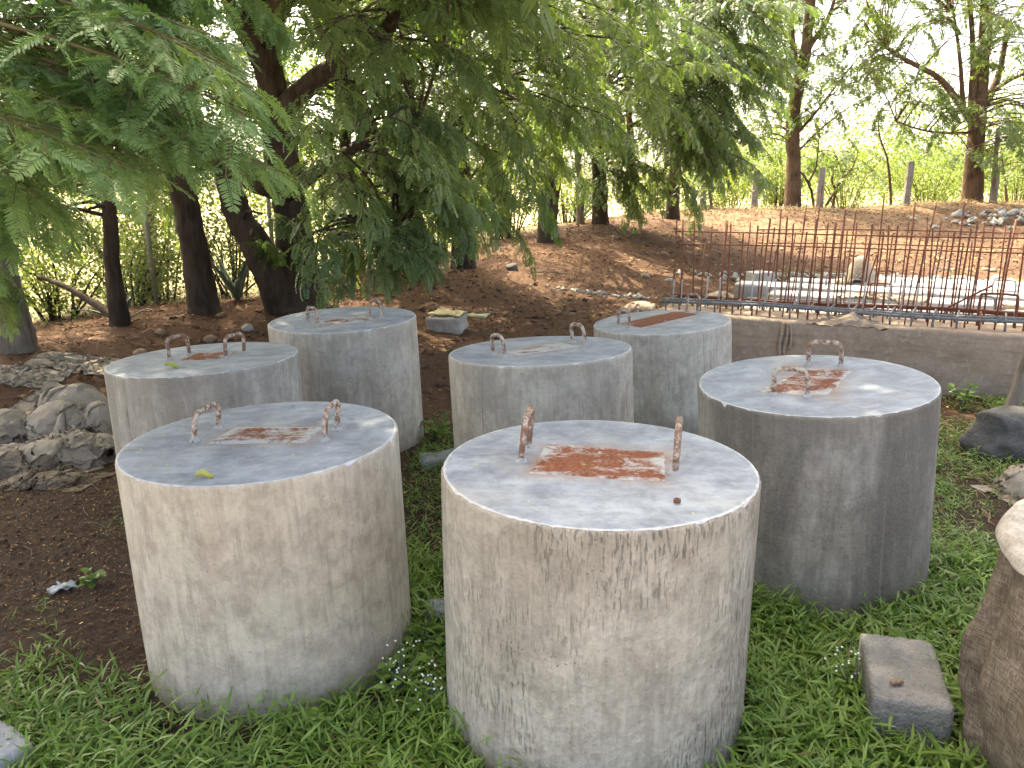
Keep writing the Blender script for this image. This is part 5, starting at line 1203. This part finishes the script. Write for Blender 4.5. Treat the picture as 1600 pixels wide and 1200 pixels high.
# ------------------------------------------------------------------ grass, weeds and litter
def blade_tpl(seed):
    r = np.random.default_rng(seed); V = []; bend = r.uniform(.25, .75)
    for q, w in ((0, .026), (.42, .060), (1, .003)):
        x = q*math.cos(bend*q); z = -bend*.55*q*q; V += [[x, w, z+.02*(w > .08)], [x, -w, z+.02*(w > .08)]]
    return np.array(V), np.array([(0, 1, 3, 2), (2, 3, 5, 4)])
BL = [blade_tpl(s) for s in range(5)]
def on_cyl(x, y, pad=.0):
    m_ = np.zeros(len(x), bool)
    for c in CYL: m_ |= np.hypot(x-c['c'][0], y-c['c'][1]) < RAD+pad
    m_ |= np.hypot(x-WC[0], y-WC[1]) < .52
    return m_
def grass(name, lab, x0, x1, y0, y1, dens, blade, leaves, hmin, hmax, mask=None, mat='grass', tint=(.5, .22)):
    n = int((x1-x0)*(y1-y0)*dens); x = rng.uniform(x0, x1, n); y = rng.uniform(y0, y1, n)
    pr = mask(x, y) if mask else np.ones(n); k = (rng.random(n) < pr) & ~on_cyl(x, y, .004)
    x, y = x[k], y[k]; n = len(x); z = hgt(x, y)
    # each stalk carries a few lance shaped leaves up its height
    Pp, Dd, Ss, Tt = [], [], [], []
    hh = rng.uniform(hmin, hmax, n)*(.6+.8*vnoise(x, y, .30, 12)); la = rng.uniform(0, 6.283, n); lean = rng.uniform(.0, .7, n)
    base_t = np.clip(rng.normal(tint[0], tint[1], n)+.35*(vnoise(x, y, .5, 13)-.5), 0, 1)
    for j in range(leaves):
        q = (j+.35)/leaves; px = x + np.cos(la)*lean*hh*q; py = y + np.sin(la)*lean*hh*q; pz = z + hh*q
        az = la + j*2.5 + rng.normal(0, .5, n); el = rng.normal(.55, .3, n)
        Pp.append(np.stack([px, py, pz], 1)); Dd.append(np.stack([np.cos(az)*np.cos(el), np.sin(az)*np.cos(el), np.sin(el)], 1)); Ss.append(blade*rng.uniform(.6, 1.25, n)*(1-.25*q)); Tt.append(np.clip(base_t+.15*(q-.5)+rng.normal(0, .08, n), 0, 1))
    P = np.concatenate(Pp); D = np.concatenate(Dd); S = np.concatenate(Ss); T_ = np.concatenate(Tt); kk = ~on_cyl(P[:, 0], P[:, 1], .004); P, D, S, T_ = P[kk], D[kk], S[kk], T_[kk]
    V, Q, At = instantiate(BL, P, frames(D, rng.normal(0, .4, len(P))), S, T_)
    o = mk(name, V, [Q], MAT[mat], attrs={'tint': At}, smooth=True); return tag(o, lab, None, None, 'stuff')
noblk = lambda x, y: 1-(((np.abs((x-1.275)*math.cos(.30)-(y-2.33)*math.sin(.30)) < .115) & (np.abs((x-1.275)*math.sin(.30)+(y-2.33)*math.cos(.30)) < .18)))
near_m = lambda x, y: grass_mask(x, y)*np.clip(.52+1.25*(vnoise(x, y, .22, 14)-.36)+.3*(vnoise(x, y, .6, 10)-.5), .08, 1)*noblk(x, y)
grass('grass', 'lush broad bladed grass round the front cylinders', -2.1, 2.6, 1.45, 3.5, 2500, .096, 4, .03, .12, near_m)
right_m = lambda x, y: grass_mask(x, y)*np.clip(1.6*(vnoise(x, y, .28, 15)-.18), .05, 1)
grass('grass', 'short thin grass between the back cylinders and by the hessian beam', -.75, 4.6, 3.5, 6.9, 1600, .060, 3, .03, .085, right_m, tint=(.6, .22))
grass('dry_blades', 'straw coloured dead blades among the grass', -2.1, 3.2, 1.45, 5.5, 90, .085, 2, .02, .10, near_m, 'dry_grass')
# taller tufts hugging the feet of the front cylinders and the block
def foot_m(x, y):
    d = np.full(len(x), 9.0)
    for c in (CYL[0], CYL[1], CYL[2]): d = np.minimum(d, np.hypot(x-c['c'][0], y-c['c'][1])-RAD)
    d = np.minimum(d, np.hypot(x-1.27, y-2.14)-.20)
    d = np.minimum(d, np.hypot(x-WC[0], y-WC[1])-.5)
    return grass_mask(x, y)*np.exp(-(d/.06)**2)*(vnoise(x, y, .16, 3) > .48)*noblk(x, y)*np.where(x < -.5, .5, 1)
grass('grass', 'taller grass tufts against the feet of the front cylinders', -1.6, 2.4, 1.6, 3.6, 1500, .085, 5, .08, .19, foot_m, tint=(.5, .2))
left_m = lambda x, y: (1-grass_mask(x, y))*(vnoise(x, y, .32, 5) > .70)*.8
grass('sprouts', 'sparse green sprouts in the dark soil left of the cylinders', -3.2, -1.35, 2.5, 4.4, 420, .045, 3, .02, .06, left_m)
sun_m = lambda x, y: sstep(.45, .8, vnoise(x, y, .8, 7))*np.exp(-((y-13.2)/1.0)**2)
grass('far_grass', 'patch of green grass on the yard behind the planks', 4.5, 10.5, 11.5, 15, 160, .11, 3, .04, .10, sun_m, tint=(.75, .2))
p = at(1500, 312, 26.7)
bm_ = lambda x, y: sstep(.30, .6, vnoise(x, y, .9, 9))
grass('dry_grass', 'dry straw tufts along the crest of the berm', 4.5, 19, 25.2, 28, 60, .16, 3, .05, .16, bm_, 'dry_grass')

def litter(name, lab, x0, x1, y0, y1, n, s0, s1, tint, mask=None, aspect=.32, lift=.004, mat='litter'):
    x = rng.uniform(x0, x1, n); y = rng.uniform(y0, y1, n); k = ~on_cyl(x, y)
    if mask is not None: k &= rng.random(n) < mask(x, y)
    x, y = x[k], y[k]; n = len(x); z = hgt(x, y)+lift+rng.random(n)*.006
    tp = (np.array([[0, 0, 0], [.5, aspect*.5, .05], [1, 0, 0], [.5, -aspect*.5, .05]]), np.array([(0, 1, 2, 3)]))
    az = rng.uniform(0, 6.283, n); el = rng.normal(.05, .22, n); D = np.stack([np.cos(az)*np.cos(el), np.sin(az)*np.cos(el), np.sin(el)], 1)
    V, Q, At = instantiate([tp], np.stack([x, y, z], 1), frames(D, rng.normal(0, .4, n)), rng.uniform(s0, s1, n), np.clip(rng.normal(*tint, n), 0, 1))
    return tag(mk(name, V, [Q], MAT[mat], attrs={'tint': At}), lab, None, None, 'stuff')
dk = lambda x, y: (1-.85*grass_mask(x, y))
litter('leaf_litter', 'fine brown litter on the dark soil at the left', -3.6, -.6, 1.6, 6.0, 24000, .010, .034, (.30, .22), dk)
litter('leaf_litter', 'tiny yellow fallen leaflets on the dark soil at the left', -3.2, -.9, 1.7, 5.0, 3600, .008, .020, (.92, .08), lambda x, y: (1-.7*grass_mask(x, y))*sstep(.3, .7, vnoise(x, y, .5, 2)))
litter('leaf_litter', 'dead brown leaves fallen among the grass', -2.1, 4.0, 1.5, 6.0, 5200, .012, .045, (.55, .25), lambda x, y: grass_mask(x, y), .4, .03)
litter('leaf_litter', 'red brown litter under the row of trees', -6, 5.5, 5.2, 15, 30000, .02, .075, (.42, .22), lambda x, y: 1-.9*grass_mask(x, y))
litter('leaf_litter', 'brown and straw litter on the yard and far berm', -1, 16, 14, 28, 22000, .03, .12, (.55, .24))
def sticks(name, lab, spots, mat='bark'):
    A = Acc()
    for (x, y, L, r) in spots:
        a = rng.uniform(0, 6.28); z = hz1(x, y)+.012; d = np.array([math.cos(a), math.sin(a), 0]); n_ = np.array([-d[1], d[0], 0])
        P = [np.array([x, y, z]), np.array([x, y, z+.01])+d*L*.4+n_*rng.normal(0, .08*L), np.array([x, y, z])+d*L]
        V, Q, T = tube(smooth_path(P, 6), np.linspace(r, r*.4, 6), 4, False); A.add(V, Q)
    V, F = A.get(); return tag(mk(name, V, F, MAT[mat], smooth=True), lab, None, None, 'stuff')
sticks('twigs', 'fallen twigs strewn over the soil', [(rng.uniform(-3, -1.5), rng.uniform(2.6, 5), rng.uniform(.1, .35), .003) for k in range(46)] + [(rng.uniform(-2, 3.4), rng.uniform(6.6, 14), rng.uniform(.2, .8), .007) for k in range(80)], 'bark_grey')
# yellow leaflets dropped on the cylinder tops
for ci, nn, lab in ((0, 70, 'tiny yellow leaflets scattered on the front left cylinder top'), (1, 14, 'few tiny yellow leaflets on the nearest cylinder top'), (3, 16, 'tiny yellow leaflets on the far left cylinder top'), (5, 12, 'tiny yellow leaflets on the middle cylinder top')):
    cx, cy = CYL[ci]['c']; a = rng.uniform(0, 6.28, nn); r = .46*np.sqrt(rng.random(nn)); P = np.stack([cx+r*np.cos(a), cy+r*np.sin(a), np.zeros(nn)], 1); P[:, 2] = top_z(ci, P[:, 0], P[:, 1])+.0065
    if ci == 0: k = P[:, 0] < cx+.25; P = P[k]; nn = len(P)
    az = rng.uniform(0, 6.28, nn); D = np.stack([np.cos(az), np.sin(az), np.zeros(nn)], 1)
    V, Q, At = instantiate([OVAL2], P, frames(D, rng.normal(0, .15, nn)), rng.uniform(.008, .016, nn), rng.random(nn))
    tag(mk('fallen_leaflets', V, [Q], MAT['yellow_leaf'], attrs={'tint': At}), lab, None, None, 'stuff')
# the curled pod on the front left top, the dry leaf on the far left top, the steel nut
p = gp(320, 746, .862); p[2] = top_z(0, p[0], p[1])+.003; V = []; Q = []
for j in range(10):
    q = j/9; x = (q-.5)*.052; w = .017*math.sin(math.pi*min(.98, max(.05, q)))+.002
    for s_ in range(5): v = s_/4*2-1; V.append([x, v*w, .012*v*v + .007*math.sin(q*5) + .004])
for j in range(9):
    for s_ in range(4): Q.append((j*5+s_, j*5+s_+1, j*5+6+s_, j*5+5+s_))
tag(mk('fallen_pod', rotz(np.array(V), .2)+p, [np.array(Q)], MAT['yellow_leaf'], smooth=True, origin=p, attrs={'tint': np.full(len(V), .9)}), 'curled yellow green pod lying on the front left cylinder top', 'pod')
p = gp(268, 574, .872); p[2] = top_z(3, p[0], p[1])+.004; tag(mk('fallen_leaf', rotz(np.array(V)*1.3, -.1)+p, [np.array(Q)], MAT['yellow_leaf'], smooth=True, origin=p, attrs={'tint': np.full(len(V), 1.0)}), 'green yellow leaf lying on the far left cylinder top', 'leaf')
p = gp(1058, 781, .885); p[2] = top_z(1, p[0], p[1])+.003; V = []; Q = []
for (r, z) in ((.0055, .001), (.0105, 0), (.0105, .010), (.0055, .011), (.0055, .001)):
    for a in range(6): V.append([r*math.cos(a*math.pi/3), r*math.sin(a*math.pi/3), z])
for k in range(4):
    for a in range(6): Q.append((k*6+a, k*6+(a+1) % 6, k*6+6+(a+1) % 6, k*6+6+a))
tag(mk('hex_nut', np.array(V)+p, [np.array(Q)], MAT['rebar'], origin=p), 'small rusty nut lying on the nearest cylinder top', 'nut')
# white plastic scrap on the soil
p = gp(98, 920, .01)
cloth_patch('plastic_scrap', (p[0], p[1], .012), .055, .022, lambda u, v, p_: .018*(1-u*u), MAT['plastic'], ax=(.8, .6), n=8, label='white plastic scrap lying on the dark soil at the left', cat='plastic scrap', seed=4)
# broad leaved weeds and white flowered weeds
def weed(lab, px, py, n, leaf, h, flowers=0, z=0.0, mat='grass', group='weeds growing in the grass'):
    b = gp(px, py, z); b[2] = hz1(b[0], b[1]); t = thing('weed', lab, 'weed', b, group); A = Acc(); P, D, S = [], [], []; heads = []
    for k in range(n):
        a = rng.uniform(0, 6.28); rr = rng.uniform(.2, 1)*h*.7; tip = b + [rr*math.cos(a), rr*math.sin(a), h*rng.uniform(.55, 1.1)]
        V, Q, T = tube(smooth_path([b, (b+tip)/2+[0, 0, .02], tip], 5), np.linspace(.003, .0015, 5), 4, False); A.add(V, Q); heads.append(tip)
        for j in range(3): e = rng.uniform(.1, .5); a3 = a+rng.normal(0, 1.2); P.append(b+(tip-b)*rng.uniform(.5, 1)); D.append([math.cos(a3), math.sin(a3), e-.2]); S.append(leaf*rng.uniform(.7, 1.2))
    V, F = A.get(); mk('stems', V, F, MAT['agave'], t, attrs={'tint': np.full(len(V), .6)})
    P, D, S = np.array(P), np.array(D), np.array(S); V, Q, At = instantiate([OVAL2], P, frames(D, rng.normal(0, .3, len(P))), S, np.clip(rng.normal(.55, .15, len(P)), 0, 1)); mk('leaves', V, [Q], MAT[mat], t, attrs={'tint': At})['kind'] = 'stuff'
    if flowers:
        A = Acc()
        for k in range(flowers):
            c_ = heads[rng.integers(0, len(heads))] + rng.normal(0, .02, 3) + [0, 0, .02]; V, Q, T = rock_mesh(.0045, k, (1, 1, .8), 1); A.add(V+c_, Q, T)
        V, F = A.get(); mk('flowers', V, F, MAT['petal'], t)['kind'] = 'stuff'
weed('round leaved weed between the two front cylinders, below the pale stone', 668, 1020, 9, .055, .10)
weed('white flowered weed between the two front cylinders', 622, 1085, 12, .05, .14, 30)
weed('white flowered weed against the left of the nearest cylinder', 672, 1120, 9, .04, .13, 26)
weed('white flowered weed just left of the block in the grass', 1325, 1090, 9, .04, .13, 24)
weed('blue green leaved weed before the front left cylinder', 488, 1150, 6, .05, .08)
weed('bright green weed at the foot of the back cylinder nearest the big trunk', 680, 690, 12, .07, .15)
weed('pale lit weed in front of the hessian beam at the right', 1505, 640, 14, .07, .18)
weed('pale green seedling left of the dark boulder', 1520, 682, 7, .06, .13)
weed('small weed in the dark soil left of the front left cylinder', 150, 915, 10, .05, .07)
